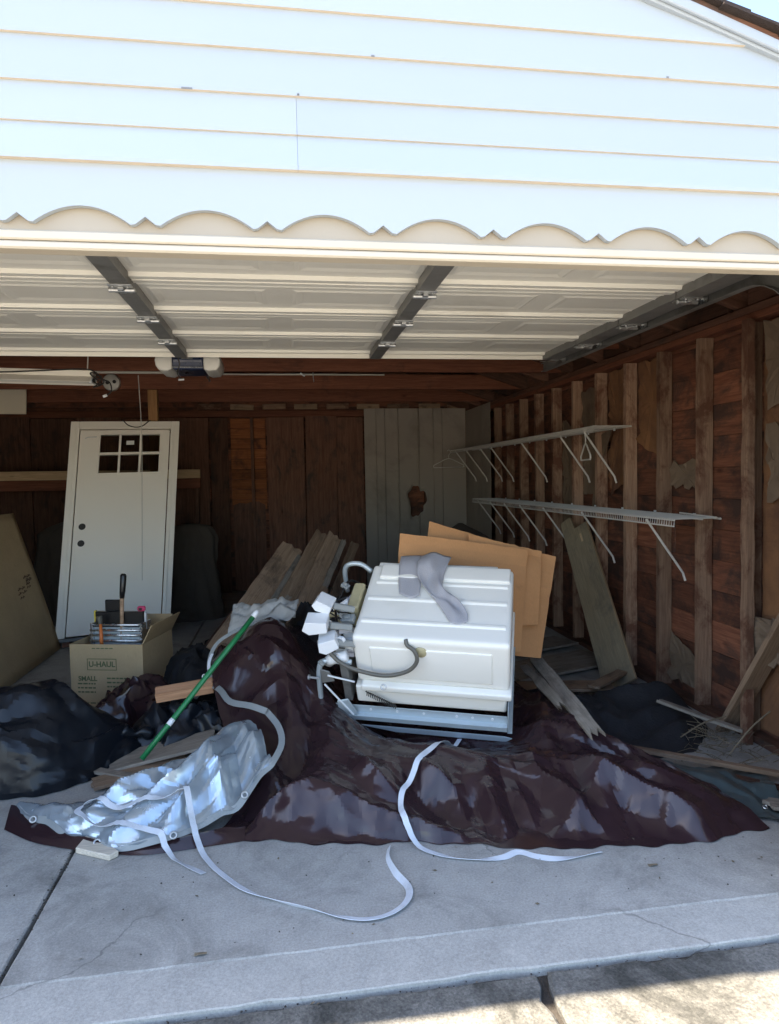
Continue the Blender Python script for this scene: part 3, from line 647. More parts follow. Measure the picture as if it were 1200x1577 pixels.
for a, b in ((wx[1], wx[2]), (wx[3], wx[4])): dpart('muntin', MB().box(a, b, -.006, .03, wz0, wz3), 'white', SL)
for a, b in ((wx[0], wx[1]), (wx[2], wx[3]), (wx[4], wx[5])):
    dpart('muntin', MB().box(a, b, -.0055, .0295, wz1, wz2), 'white', SL)
    for c, d in ((wz0, wz1), (wz2, wz3)): dpart('pane', MB().box(a, b, .010, .013, c, d), 'glass', SL)
gl = [(wx[0] - .02, wx[5] + .02, wz0 - .02, wz0), (wx[0] - .02, wx[5] + .02, wz3, wz3 + .02), (wx[0] - .02, wx[0], wz0, wz3), (wx[5], wx[5] + .02, wz0, wz3)]
for a, b, c, d in gl: dpart('glazing_bead', MB().box(a, b, -.014, -.0085, c, d), 'white', SL, bevel=.002)
dpart('sticker', MB().box(.49, .56, .008, .0095, 1.775, 1.815), 'paper', SL)
for z in (1.0, .845):
    dpart('lock_bore', MB().tube([(.155, -.010, z), (.155, .02, z)], .030, 18), 'cord', SL)
dpart('scuff_hook', MB().tube([(.13, -.012, 1.835), (.15, -.018, 1.845), (.23, -.016, 1.85)], .004, 6), 'galv', SL)
ck = thing('door_cord', 'short black cord drooping over the top of the leaning door frame', 'cord', tuple(DM @ Vector((.55, 0, 2.0))))
part('cord', MB().tube([DM @ Vector(p) for p in catmull([(.44, .1, 2.01), (.45, -.028, 2.004), (.5, -.04, 1.955), (.57, -.04, 1.935), (.63, -.04, 1.95), (.69, -.028, 2.004), (.7, .1, 2.01)], 6)], .005, 6), 'cord', ck, smooth=True)
# ------------------------------------------------------------------ rack of boards and clutter at the back left
rk = thing('lumber_rack', 'pale two by four on a red board crossing behind the white door', 'shelf', (-2.8, 6.5, 0))
beam('board', (-3.6, 6.5, 1.585), (-1.0, 6.5, 1.575), .045, .105, 'pine', rk)
beam('board', (-3.6, 6.52, 1.47), (-1.0, 6.52, 1.46), .04, .12, 'beam', rk)
for x in (-3.55, -1.05): beam('leg', (x, 6.57, 0), (x, 6.57, 1.64), .04, .09, 'dark', rk, up=(0, 1, 0))
cp = thing('cream_panel', 'pale cream panel fixed high up at the left edge', 'panel', (-2.9, 6.0, 2.25))
part('sheet', MB().prism([(-3.15, 2.255), (-2.76, 2.25), (-2.745, 2.53), (-3.15, 2.545)], 'y', 5.98, 6.0), 'creamplastic' if False else 'cream', cp, bevel=.004)
beam('hanger', (-2.9, 6.02, 2.5), (-2.9, 6.15, 2.5), .03, .03, 'dark', cp)
# ------------------------------------------------------------------ wire shelves and hangers on the right wall
def wire_shelf(label, y0, y1, z, braces, drop, lip):
    S = thing('wire_shelf', label, 'wire shelf', (2.35, (y0 + y1) / 2, z), 'wire closet shelves on the right wall')
    xf, xb = 2.2, 2.49
    for x in (xf, (xf + xb) / 2 + .03, xb): part('rail', MB().tube([(x, y0, z), (x, y1, z)], .0045, 6), 'wire', S)
    part('front_rail', MB().tube([(xf - .004, y0, z - lip), (xf - .004, y1, z - lip)], .0045, 6), 'wire', S)
    n = int((y1 - y0) / .026); cr = MB()
    for i in range(n + 1):
        y = y0 + (y1 - y0) * i / n; cr.tube([(xb, y, z + .006), (xf, y, z + .006), (xf - .004, y, z - lip)], .0022, 4, False)
    tag(part('cross_wires', cr, 'wire', S), kind='stuff')
    for yb in braces:
        part('brace', MB().tube([(xf, yb - .04, z - .012), (xb - .02, yb, z - drop), (xb - .004, yb, z - drop - .05)], .0075, 8), 'wire', S)
    for yb in np.arange(y0 + .25, y1, .457): part('wall_clip', MB().box(xb - .004, xb + .004, yb, yb + .02, z - .015, z + .02), 'whiteplastic', S)
    return S
wire_shelf('upper white wire closet shelf along the right wall with slanting braces', 2.62, 6.9, 1.825, [2.84, 3.3, 4.23, 5.2, 5.6, 6.2, 6.7], .36, .03)
s2 = wire_shelf('lower white wire closet shelf along the right wall reaching nearer the front', 1.58, 5.85, 1.213, [1.93, 2.87, 3.65, 4.25, 4.72, 5.2, 5.68], .36, .035)
part('loose_rod', MB().tube([(2.46, 1.95, 1.232), (2.45, 1.56, 1.224)], .005, 6), 'wire', s2)
def hanger(label, c, s, yaw):
    H = thing('coat_hanger', label, 'hanger', c, 'coat hangers on the upper shelf')
    M4 = Matrix.Translation(c) @ Matrix.Rotation(yaw, 4, 'Z')
    body = [M4 @ Vector(p) for p in ((0, 0, -.09), (.05 * s, 0, -.105), (.2 * s, 0, -.18), (.205 * s, 0, -.2), (.19 * s, 0, -.21), (-.19 * s, 0, -.21), (-.205 * s, 0, -.2), (-.2 * s, 0, -.18), (-.05 * s, 0, -.105), (0, 0, -.09))]
    part('body', MB().tube(body, .006, 6), 'wire', H)
    part('hook', MB().tube([M4 @ Vector(p) for p in catmull([(0, 0, -.09), (0, 0, -.05), (.022, 0, -.02), (.02, 0, .012), (0, 0, .022), (-.018, 0, .008)], 6)], .004, 6), 'wire', H, smooth=True)
    return H
hanger('white coat hanger hanging at the far end of the upper shelf', (2.16, 6.86, 1.815), 1.05, .12)
hanger('white coat hanger turned edge on at the near end of the upper shelf', (2.185, 2.72, 1.80), .8, 1.35)
# ------------------------------------------------------------------ cardboard at the left
L1 = thing('cardboard_sheet', 'large tan cardboard sheet leaning at the left edge', 'cardboard', (-2.1, 3.6, 0))
csx = Matrix(((0, -.264, .9645), (1, 0, 0), (0, .9645, .264))).to_4x4()       # local x -> Y, local y -> up the lean, local z -> facing right
csx.translation = (-2.03, 2.75, .012)
rows = []
for i in range(15):
    rows.append([csx @ Vector((1.69 * j / 18 - (.02 * i / 14 if j == 18 else 0), 1.27 * i / 14, .012 * sin(j * .5) * sin(i * .3) + .004 * noise.noise(Vector((i * .6, j * .5, 1))))) for j in range(19)])
part('sheet', MB().grid(rows), 'card2', L1, thick=.006, smooth=True)
for txt, sz, u, v in (('FRAGILE', .085, 1.32, .60), ('THIS SIDE UP', .04, 1.3, .53)):
    pass
ar = MB()
for k, (u, v, w, h) in enumerate(((1.18, .62, .16, .012), (1.16, .585, .2, .01), (1.17, .55, .1, .008), (1.36, .70, .17, .012), (1.4, .665, .13, .02), (1.38, .64, .09, .012), (1.37, .612, .1, .008))):
    for q in range(6): ar.box(u + w * q / 6, u + w * (q + .7) / 6, v + .004 * ((q * 7) % 3), v + h + .006 * ((q * 5) % 3), .0195, .0205, csx)
tag(part('smudged_print', ar, 'inkbrown', L1), kind='stuff')
# moving box with tools
BX = thing('cardboard_box', 'open tan moving box with green print holding tools', 'box', (-1.15, 2.85, 0))
bM = frame((-1.40, 2.72, 0), (-.945, 2.60, 0)); bM.translation = (-1.128, 2.86, .002); bM = bM @ Matrix.Scale(1.07, 4)
bw, bd, bh = .235, .215, .40
B2 = lambda mb: mb.xf(bM)
part('front_panel', B2(MB().box(-bw, bw, -bd, -bd + .005, .0, bh)), 'card2', BX)
part('back_panel', B2(MB().box(-bw, bw, bd - .005, bd, .0, bh)), 'card2', BX)
for s in (1, -1): part('side_panel', B2(MB().box(min(s * bw, s * (bw - .005)), max(s * bw, s * (bw - .005)), -bd + .0055, bd - .0055, .0, bh)), 'card2', BX)
part('bottom_panel', B2(MB().box(-bw + .006, bw - .006, -bd + .006, bd - .006, .004, .01)), 'card2', BX)
part('flap', B2(MB().box(0, .13, -bd + .004, bd - .004, -.0025, .0025).xf(Matrix.Translation((bw, 0, bh + .003)) @ Matrix.Rotation(R(-62), 4, 'Y'))), 'card2', BX)
part('flap', B2(MB().box(-bw, bw, 0, .10, -.0025, .0025).xf(Matrix.Translation((0, bd, bh + .003)) @ Matrix.Rotation(R(80), 4, 'X'))), 'card2', BX)
def print_on(txt, size, u, v, M4, d, par, ink='ink', name='printed_text', bold=0):
    me = text_mesh(txt, size, bold); me.materials.clear()
    M = M4 @ Matrix.Translation((u, d, v)) @ Matrix.Rotation(R(90), 4, 'X')
    return place(name, me, ink, par, M)
print_on('U-HAUL', .047, -.03, .275, bM, -bd - .0008, BX, bold=.0012)
rc = MB()
for a, b, c, d in ((-.125, .065, .307, .311), (-.125, .065, .239, .243), (-.125, -.121, .243, .307), (.061, .065, .243, .307)): rc.box(a, b, -bd - .0012, -bd - .0002, c, d, bM)
part('printed_frame', rc, 'ink', BX)
print_on('SMALL', .042, -.125, .185, bM, -bd - .0008, BX, bold=.001)
bars = MB(); rr = random.Random(2)
for k in range(3):
    for (a, b) in ((-.19, -.075), (.0, .15)):
        x = a; z = (.15 if a < -.1 else .185) - k * .026
        while x < b:
            w = rr.uniform(.01, .03); bars.box(x, min(b, x + w), -bd - .0012, -bd - .0002, z, z + .009, bM); x += w + .006
for k in range(9): bars.box(-.2 + k * .044, -.165 + k * .044, -bd - .0012, -bd - .0002, .03, .038, bM)
for k in range(5): bars.box(-.09 + k * .028, -.068 + k * .028, -bd - .0012, -bd - .0002, .372, .378, bM)
tag(part('fine_print', bars, 'ink', BX), kind='stuff')
# tools standing in the box
TC = thing('tile_cutter', 'silver railed tile cutter with black plates standing in the moving box', 'tile cutter', tuple(bM @ Vector((0, 0, .02))))
for x in (-.17, .16): part('end_plate', B2(MB().box(x - .008, x + .008, -.075, .06, .03, .50)), 'alu', TC, bevel=.002)
for z, y in ((.425, -.075), (.455, -.07), (.485, -.05), (.39, -.08)): part('guide_rail', B2(MB().tube([(-.178, y, z), (.168, y, z)], .009, 10)), 'alu', TC, smooth=True)
part('base_plate', B2(MB().box(-.16, .15, -.055, -.045, .03, .47)), 'bluesteel', TC)
part('pad', B2(MB().box(-.165, .155, -.03, .0, .03, .565)), 'black', TC, bevel=.004)
part('pad', B2(MB().box(-.12, .0, .01, .03, .03, .635)), 'black', TC, bevel=.006)
part('side_strip', B2(MB().box(-.178, -.166, -.02, .0, .45, .57)), 'yellow', TC)
part('side_strip', B2(MB().box(.16, .168, -.02, .0, .45, .56)), 'whiteplastic', TC)
BR = thing('scraper', 'long scraper handle with black grip sticking up from the moving box', 'tool', tuple(bM @ Vector((.03, .02, .02))))
part('shaft', B2(MB().tube([(.0, -.04, .05), (.02, -.045, .48), (.025, -.04, .66)], [.011, .012, .013], 10)), 'plank', BR, smooth=True)
part('grip', B2(MB().tube([(.0245, -.04, .655), (.03, -.04, .70), (.04, -.04, .80), (.042, -.04, .81)], [.014, .018, .02, .012], 10)), 'black', BR, smooth=True)
PB = thing('paint_brush', 'orange handled brush with grey tip leaning in the moving box', 'brush', tuple(bM @ Vector((-.1, -.1, .02))))
part('handle', B2(MB().tube([(-.085, -.10, .1), (-.09, -.1, .40), (-.092, -.1, .50)], [.008, .012, .009], 8)), 'orange', PB, smooth=True)
part('tip', B2(MB().tube([(-.092, -.1, .502), (-.1, -.1, .55)], [.012, .02], 8)), 'hose', PB)
PK = thing('pink_clip', 'small pink plastic piece perched on the black plate in the box', 'clip', tuple(bM @ Vector((.14, 0, .57))))
part('body', B2(MB().box(.115, .165, -.03, .0, .567, .60)), 'pink', PK, bevel=.008)
part('notch', B2(MB().box(.13, .15, -.034, -.031, .575, .59)), 'black', PK)
# canvas bundle behind the door, right side
def bundle(name, label, cat, pts, mat, seed, group=None):
    B = thing(name, label, cat, pts[0][0]); mb = MB(); r = random.Random(seed); n = 40; rows = []
    C = catmull([p for p, _, _ in pts], 8); ra = np.interp(np.linspace(0, 1, len(C)), np.linspace(0, 1, len(pts)), [q for _, q, _ in pts]); rb = np.interp(np.linspace(0, 1, len(C)), np.linspace(0, 1, len(pts)), [q for _, _, q in pts])
    for i, p in enumerate(C):
        row = []
        for k in range(n + 1):
            a = 2 * pi * k / n; w = 1 + .12 * sin(a * 3 + seed) + .16 * abs(sin(a * 5 + i * .08 + seed)) + .1 * noise.noise(Vector((cos(a) * 2, sin(a) * 2, i * .25 + seed)))
            row.append((p.x + ra[i] * w * cos(a), p.y + rb[i] * w * sin(a), p.z))
        rows.append(row)
    mb.grid(rows); part('fabric', mb, mat, B, smooth=True); return B
bundle('canvas_roll', 'olive canvas bundle slumped upright just right of the white door', 'canvas', [((-1.02, 5.6, .0), .27, .2), ((-1.03, 5.6, .15), .28, .21), ((-1.0, 5.62, .42), .22, .17), ((-1.03, 5.62, .62), .23, .15), ((-1.0, 5.66, .88), .21, .11), ((-1.02, 5.66, 1.0), .16, .06), ((-1.05, 5.66, 1.03), .03, .02)], 'olive', 2)
bundle('canvas_roll', 'dim olive bundle standing behind the left side of the white door', 'canvas', [((-2.25, 5.7, .0), .3, .2), ((-2.25, 5.7, .5), .34, .2), ((-2.22, 5.7, .95), .32, .18), ((-2.2, 5.7, 1.12), .03, .03)], 'olive', 5)
# ------------------------------------------------------------------ leaning planks, centre back
PKL = [((-.52, 3.0, .22), (.06, 4.05, .90), .20, .022, 'plank', 'widest grey brown plank at the left of the leaning stack'), ((-.30, 3.05, .24), (.15, 3.98, .80), .12, .02, 'grey', 'narrow grey plank with a bright edge in the leaning stack'),
       ((-.02, 2.9, .28), (.43, 4.0, .985), .14, .022, 'plank', 'broad brown plank with the highest end in the leaning stack'), ((.08, 2.85, .30), (.50, 3.92, .95), .05, .03, 'grey', 'thin pale batten between the two right hand leaning planks'),
       ((.17, 2.8, .29), (.60, 3.95, .915), .075, .03, 'plank', 'rightmost narrow reddish plank of the leaning stack'), ((-.18, 3.2, .28), (.33, 4.1, 1.0), .14, .02, 'plank', 'brown board half hidden behind the leaning planks'),
       ((-.62, 3.2, .14), (-.02, 4.2, .78), .16, .02, 'dark', 'dark plank at the far left under the leaning stack'), ((-.28, 2.75, .34), (.02, 3.25, .60), .05, .014, 'grey', 'splintered sliver lying across the leaning planks'), ((.02, 2.7, .36), (.30, 3.3, .64), .07, .018, 'plank', 'short brown offcut at the foot of the leaning stack')]
for a, b, w, t, mt, lb in PKL: tag(beam('plank', a, b, w, t, mt, None, up=(.5, -.55, .65), rag=.035, wear=.006), lb, 'plank', 'planks leaning at the back')
spt = tag(part('rubble_pile', np_grid(*(lambda X, Y: (X, Y, .02 + .42 * np.exp(-((X - .05) / .55) ** 2 - ((Y - 3.3) / .5) ** 2) + crease(X, Y, 8, (2.2, 5), (.05, .025))))(*np.meshgrid(np.linspace(-.75, 1.1, 50), np.linspace(2.5, 4.3, 46)))), 'cloth'), 'low pile of dark debris under the leaning planks', 'debris')
# ------------------------------------------------------------------ panel and boards on the right
GP = thing('cabinet_panel', 'grey green plywood panel with a notched top leaning on the right wall', 'panel', (2.2, 2.4, 0))
gM = frame((2.27, 2.36, 0.005), (2.44, 3.62, 1.10), up=(-.8, -.25, .5))
Lp = (Vector((2.44, 3.62, 1.10)) - Vector((2.27, 2.36, .005))).length
poly = [(-Lp / 2, -.13), (Lp / 2 - .16, -.15), (Lp / 2 - .15, -.03), (Lp / 2, -.02), (Lp / 2, .08), (Lp / 2 - .03, .09), (-Lp / 2, .13)]
place('panel', MB().prism(poly, 'z', -.011, .011).mesh('panel', .002), 'gpanel', GP, gM)
place('pale_edge', MB().prism([(-Lp / 2, -.136), (Lp / 2 - .16, -.156), (Lp / 2 - .16, -.1515), (-Lp / 2, -.1315)], 'z', -.011, .011).mesh('edge'), 'pine', GP, gM)
place('slot', MB().box(Lp / 2 - .33, Lp / 2 - .24, -.075, -.058, .0112, .0122).mesh('slot'), 'pine', GP, gM)
FB = [((1.55, 2.75, .03), (2.45, 3.05, .035), .42, 'grey', 'broad grey board lying flat near the right wall'), ((1.5, 2.32, .07), (2.14, 2.22, .065), .20, 'plank', 'brown board lying across the floor before the leaning panel'), ((1.6, 3.3, .035), (2.4, 3.6, .04), .3, 'grey', 'grey board flat on the floor behind the cardboard')]
for a, b, w, mt, lb in FB: tag(beam('floor_board', a, b, w, .018, mt, None, rag=.015, wear=.004), lb, 'board', 'loose boards on the floor')
tag(beam('splintered_plank', (1.545, 2.25, .36), (1.445, .99, .235), .085, .022, 'grey', None, rag=.07, wear=.012, up=(-.3, -.3, .9)), 'weathered grey plank with a splintered end sliding over the tarp', 'plank')
tag(beam('splintered_plank', (1.44, 2.0, .31), (1.37, 1.22, .30), .06, .018, 'grey', None, rag=.07, wear=.012, up=(-.5, -.3, .8)), 'short broken grey slat beside the splintered plank', 'plank')
tag(beam('wood_strip', (1.74, 1.20, .07), (2.36, .80, .04), .035, .02, 'plank', None, rag=.01), 'long pale wood strip on the ground at the right', 'strip')
tag(beam('wood_strip', (2.02, .98, .02), (2.38, .60, .02), .03, .02, 'dark', None, rag=.02), 'dark narrow strip below the pale one at the right', 'strip')
TARP_NET = [
 [(-.36, .80, .0), (-.27, .95, .06), (-.20, 1.15, .10), (-.34, 1.55, .25), (-.43, 1.88, .46), (-.42, 2.3, .36)],
 [(-.02, .72, 0), (.0, .92, .085), (.03, 1.15, .16), (-.02, 1.58, .36), (-.06, 1.92, .66), (-.02, 2.4, .5)],
 [(.36, .65, 0), (.37, .82, .075), (.40, 1.0, .155), (.42, 1.22, .19), (.40, 1.62, .14), (.36, 2.3, .42)],
 [(.72, .57, 0), (.71, .76, .08), (.71, .97, .18), (.72, 1.14, .21), (.76, 1.52, .13), (.85, 2.2, .4)],
 [(1.10, .465, 0), (1.08, .70, .085), (1.07, .93, .18), (1.10, 1.10, .20), (1.16, 1.4, .15), (1.2, 2.1, .3)],
 [(1.48, .43, 0), (1.41, .66, .08), (1.37, .92, .175), (1.36, 1.22, .25), (1.42, 1.6, .25), (1.45, 1.95, .14)],
 [(1.74, .435, 0), (1.69, .6, .055), (1.62, .83, .11), (1.58, 1.08, .16), (1.60, 1.32, .12), (1.64, 1.5, .04)],
 [(1.96, .46, 0), (1.93, .53, .03), (1.90, .62, .045), (1.87, .72, .045), (1.85, .80, .03), (1.85, .88, .01)]]
FLAP_NET = [
 [(-1.245, 1.21, .04), (-1.24, 1.225, .045), (-1.235, 1.24, .045), (-1.23, 1.255, .03)],
 [(-.98, .97, .035), (-.98, 1.02, .075), (-.99, 1.08, .075), (-1.0, 1.15, .03)],
 [(-.78, .82, .035), (-.78, .90, .10), (-.79, 1.0, .13), (-.80, 1.14, .09)],
 [(-.56, .76, .045), (-.56, .87, .14), (-.57, 1.0, .19), (-.58, 1.17, .18)],
 [(-.36, .81, .08), (-.385, .93, .17), (-.40, 1.07, .24), (-.42, 1.24, .24)],
 [(-.20, .93, .13), (-.235, 1.04, .21), (-.265, 1.17, .27), (-.29, 1.34, .28)],
 [(-.085, 1.06, .21), (-.11, 1.14, .23), (-.135, 1.24, .26), (-.17, 1.36, .28)]]
CORNER_NET = [
 [(-1.27, 1.22, .03), (-1.25, 1.14, .02), (-1.235, 1.06, .003)], [(-1.1, 1.08, .033), (-1.09, 1.0, .02), (-1.08, .93, .003)],
 [(-.95, .95, .03), (-.94, .90, .018), (-.93, .85, .003)], [(-.8, .84, .03), (-.795, .82, .02), (-.79, .795, .003)],
 [(-.6, .775, .04), (-.6, .755, .02), (-.6, .735, .003)], [(-.36, .80, .05), (-.36, .775, .03), (-.36, .752, .003)], [(-.2, .86, .03), (-.2, .82, .02), (-.2, .77, .003)]]
BAG_NET = [
 [(-2.15, 1.50, .0), (-2.15, 1.60, .15), (-2.15, 1.75, .22), (-2.15, 1.95, .15), (-2.15, 2.1, .0)],
 [(-1.80, 1.40, .0), (-1.80, 1.46, .22), (-1.80, 1.68, .38), (-1.80, 1.95, .34), (-1.80, 2.2, .0)],
 [(-1.50, 1.375, .0), (-1.50, 1.43, .24), (-1.50, 1.66, .43), (-1.50, 1.95, .36), (-1.50, 2.25, .0)],
 [(-1.25, 1.37, .0), (-1.25, 1.43, .22), (-1.26, 1.66, .42), (-1.27, 1.95, .33), (-1.28, 2.25, .0)],
 [(-1.08, 1.42, .0), (-1.07, 1.50, .15), (-1.07, 1.70, .28), (-1.07, 1.92, .22), (-1.08, 2.15, .0)],
 [(-.92, 1.62, .0), (-.91, 1.68, .08), (-.90, 1.78, .17), (-.91, 1.88, .13), (-.93, 2.0, .0)],
 [(-.82, 1.75, .0), (-.815, 1.77, .03), (-.81, 1.80, .05), (-.815, 1.83, .03), (-.82, 1.86, .0)]]
HEAP_NET = [
 [(1.50, 1.45, 0.000), (1.52, 1.55, 0.075), (1.56, 1.72, 0.105), (1.6, 1.9, 0.060), (1.62, 2.05, 0.000)],
 [(1.66, 1.30, 0.000), (1.68, 1.40, 0.075), (1.72, 1.62, 0.128), (1.78, 1.9, 0.120), (1.82, 2.15, 0.000)],
 [(1.88, 1.22, 0.000), (1.90, 1.32, 0.045), (1.95, 1.58, 0.098), (2.0, 1.9, 0.150), (2.02, 2.2, 0.000)],
 [(2.10, 1.26, 0.000), (2.12, 1.38, 0.053), (2.16, 1.62, 0.105), (2.2, 1.92, 0.165), (2.22, 2.2, 0.015)],
 [(2.27, 1.38, 0.000), (2.30, 1.48, 0.045), (2.34, 1.68, 0.090), (2.37, 1.9, 0.112), (2.38, 2.1, 0.000)],
 [(2.40, 1.55, 0.000), (2.42, 1.62, 0.022), (2.44, 1.75, 0.038), (2.45, 1.85, 0.030), (2.45, 1.95, 0.000)]]
TEAL_NET = [
 [(1.70, .80, .05), (1.68, .95, .08), (1.68, 1.1, .06), (1.70, 1.22, .02)],
 [(1.85, .64, .03), (1.86, .82, .07), (1.88, 1.0, .05), (1.90, 1.12, .01)],
 [(1.98, .53, .02), (2.02, .72, .05), (2.06, .90, .04), (2.10, 1.02, .01)],
 [(2.10, .50, .01), (2.16, .66, .025), (2.22, .80, .02), (2.28, .92, .0)]]

# ridges (+) and valleys (-) of the folds: polyline, height, half width
TARP_FOLDS = [([(-.20, .83), (-.05, .87), (.11, .89)], .05, .09), ([(.11, .89), (.30, .79), (.56, .67), (.83, .56)], .055, .075), ([(.11, .89), (.22, .77), (.45, .65)], .03, .07),
 ([(.30, 1.08), (.34, .96), (.44, .85)], .05, .08), ([(.83, .88), (.86, .69), (.87, .55)], .055, .08), ([(1.12, 1.05), (1.10, .89), (1.21, .62), (1.30, .44)], .06, .09),
 ([(1.22, 1.17), (1.35, .80), (1.50, .62), (1.69, .49)], .05, .08), ([(.83, .88), (.98, .78), (1.01, .60)], .035, .07), ([(.11, 1.60), (.08, 1.27), (-.06, 1.02), (-.30, .83)], -.09, .11),
 ([(.48, 1.05), (.54, .89), (.65, .75)], -.05, .09), ([(1.32, 1.17), (1.26, .74), (1.24, .48)], -.04, .07), ([(-.40, 1.79), (-.17, 1.75), (.08, 1.71)], .04, .07), ([(-.33, 1.6), (-.10, 1.59), (.09, 1.56)], .035, .06),
 ([(-.16, 1.87), (-.01, 1.59), (.01, 1.34)], .04, .07), ([(1.40, 1.0), (1.55, .75), (1.80, .56)], .035, .06), ([(.95, 1.0), (.93, .75), (.95, .6)], -.035, .06), ([(.55, 1.0), (.70, .85), (.74, .65)], .035, .06)]
FLAP_FOLDS = [([(-.86, .96), (-.70, 1.06), (-.56, 1.13)], .05, .06), ([(-.74, .82), (-.50, .95), (-.40, 1.08), (-.34, 1.2)], .055, .06), ([(-.53, .78), (-.44, .88), (-.37, 1.02), (-.36, 1.2)], .04, .045), ([(-.62, .80), (-.47, .92), (-.39, 1.05)], -.045, .045),
 ([(-.30, .86), (-.31, .97), (-.36, 1.09)], .05, .05), ([(-.22, .95), (-.24, 1.08), (-.28, 1.25)], -.05, .06), ([(-.92, 1.02), (-.73, .94), (-.59, .85)], -.03, .05), ([(-.66, 1.0), (-.52, 1.1), (-.46, 1.2)], -.04, .05), ([(-.14, 1.08), (-.18, 1.2), (-.24, 1.33)], .03, .045)]
BAG_FOLDS = [([(-1.55, 1.50), (-1.35, 1.44), (-1.15, 1.50)], .05, .06), ([(-1.5, 1.44), (-1.3, 1.40), (-1.12, 1.43)], .04, .05), ([(-1.6, 1.6), (-1.4, 1.52), (-1.2, 1.56)], -.05, .06), ([(-1.3, 1.8), (-1.1, 1.7), (-.95, 1.72)], .04, .06), ([(-1.7, 1.7), (-1.5, 1.75), (-1.3, 1.7)], -.03, .06)]
HEAP_FOLDS = [([(1.6, 1.6), (1.9, 1.5), (2.3, 1.7)], .05, .09), ([(1.8, 1.35), (2.0, 1.5), (2.35, 1.6)], -.05, .08), ([(1.9, 1.85), (2.1, 1.8), (2.35, 1.85)], .05, .08), ([(1.7, 1.45), (1.85, 1.7), (1.9, 2.0)], .04, .07)]
# ------------------------------------------------------------------ cloth shapes: control-net surfaces with ridges, valleys and creased facets
def fold(X, Y, Z, folds):
    for pts, h, w in folds:
        best = np.full(X.shape, 9.0); T = np.zeros(X.shape); n = len(pts) - 1
        for k, (a, b) in enumerate(zip(pts, pts[1:])):
            dx, dy = b[0] - a[0], b[1] - a[1]; t = np.clip(((X - a[0]) * dx + (Y - a[1]) * dy) / (dx * dx + dy * dy), 0, 1); d = np.hypot(X - a[0] - dx * t, Y - a[1] - dy * t)
            c = d < best; T = np.where(c, (k + t) / n, T); best = np.minimum(best, d)
        Z = Z + h * np.clip(1 - best / w, 0, 1) ** 1.15 * np.minimum(1, .25 + 2.2 * np.minimum(T, 1 - T)) * np.clip(Z / .05 + .35, 0, 1)
    return Z
from mathutils.geometry import delaunay_2d_cdt
def facets(U, V, seed, du, dv, amp):
    """piecewise flat, sharply creased offsets: random heights on a jittered, triangulated lattice"""
    r = np.random.RandomState(seed); w, h = U.max(), V.max(); P = []
    nx, ny = max(3, int(w / du)), max(3, int(h / dv))
    for i in range(-1, ny + 2):
        for j in range(-1, nx + 2): P.append(((j + .5 * (i % 2) + r.uniform(-.42, .42)) * w / nx, (i + r.uniform(-.42, .42)) * h / ny))
    hz = r.uniform(-1, 1, len(P)) * amp; vs, _, fs = delaunay_2d_cdt([Vector(p) for p in P], [], [], 0, 1e-6)[:3]
    out = np.zeros(U.shape)
    for a, b, c in fs:
        A, B, C = vs[a], vs[b], vs[c]; d = (B.y - C.y) * (A.x - C.x) + (C.x - B.x) * (A.y - C.y)
        if abs(d) < 1e-9: continue
        l1 = ((B.y - C.y) * (U - C.x) + (C.x - B.x) * (V - C.y)) / d; l2 = ((C.y - A.y) * (U - C.x) + (A.x - C.x) * (V - C.y)) / d; l3 = 1 - l1 - l2
        m = (l1 >= -1e-6) & (l2 >= -1e-6) & (l3 >= -1e-6); out[m] = (l1 * hz[a] + l2 * hz[b] + l3 * hz[c])[m]
    return out
def relax(A, n):
    for _ in range(n):
        B = A.copy(); B[1:-1, 1:-1] = .5 * A[1:-1, 1:-1] + .125 * (A[2:, 1:-1] + A[:-2, 1:-1] + A[1:-1, 2:] + A[1:-1, :-2]); A = B
    return A
def crisp(netc, nu, nv, folds, layers, seed, smooth=1, ground=True, edge=.15, shear=0.0):
    X, Y, Z = net(netc, nu, nv); Z = fold(X, Y, Z, folds)
    U = np.cumsum(np.hypot(np.diff(X, axis=1, prepend=X[:, :1]), np.diff(Y, axis=1, prepend=Y[:, :1])), 1)
    V = np.cumsum(np.sqrt(np.diff(X, axis=0, prepend=X[:1]) ** 2 + np.diff(Y, axis=0, prepend=Y[:1]) ** 2 + np.diff(Z, axis=0, prepend=Z[:1]) ** 2), 0); U = U + shear * V; U = U - U.min()
    vv = np.linspace(0, 1, nv)[:, None]; fade = np.minimum(1, edge + np.clip(Z, 0, 1) / .06)
    for k, (du, dv, a) in enumerate(layers):
        o = facets(U, V, seed + k, du, dv, a); Z = Z + o * fade
        o2 = facets(U, V, seed + k + 50, du, dv, a * .6); Y = Y + o2 * (fade if ground else 1)
    if ground: q = U[:1]; Y = Y + (.012 * np.sin(q * 9 + seed) + .009 * np.sin(q * 23 + 1) + .006 * np.sin(q * 51)) * (1 - vv) ** 4
    X, Y, Z = relax(X, smooth), relax(Y, smooth), relax(Z, smooth)
    return X, Y, (np.maximum(Z, .003) if ground else Z)
SHEET = {}
SHEET['tarp'] = crisp(TARP_NET, 220, 124, TARP_FOLDS, [(.22, .60, .062), (.12, .34, .030), (.055, .14, .011), (.024, .05, .0032)], 31, 0, shear=.35)
SHEET['flap'] = crisp(FLAP_NET, 100, 60, FLAP_FOLDS, [(.12, .32, .030), (.05, .14, .011), (.025, .05, .003)], 41, 0, edge=.35, shear=-.8)
SHEET['corner'] = crisp(CORNER_NET, 60, 14, [], [(.09, .05, .008)], 51, 1)
SHEET['bag'] = crisp(BAG_NET, 110, 84, BAG_FOLDS, [(.42, .13, .045), (.18, .06, .018), (.08, .03, .007), (.03, .018, .0025)], 61, 0, shear=.3)
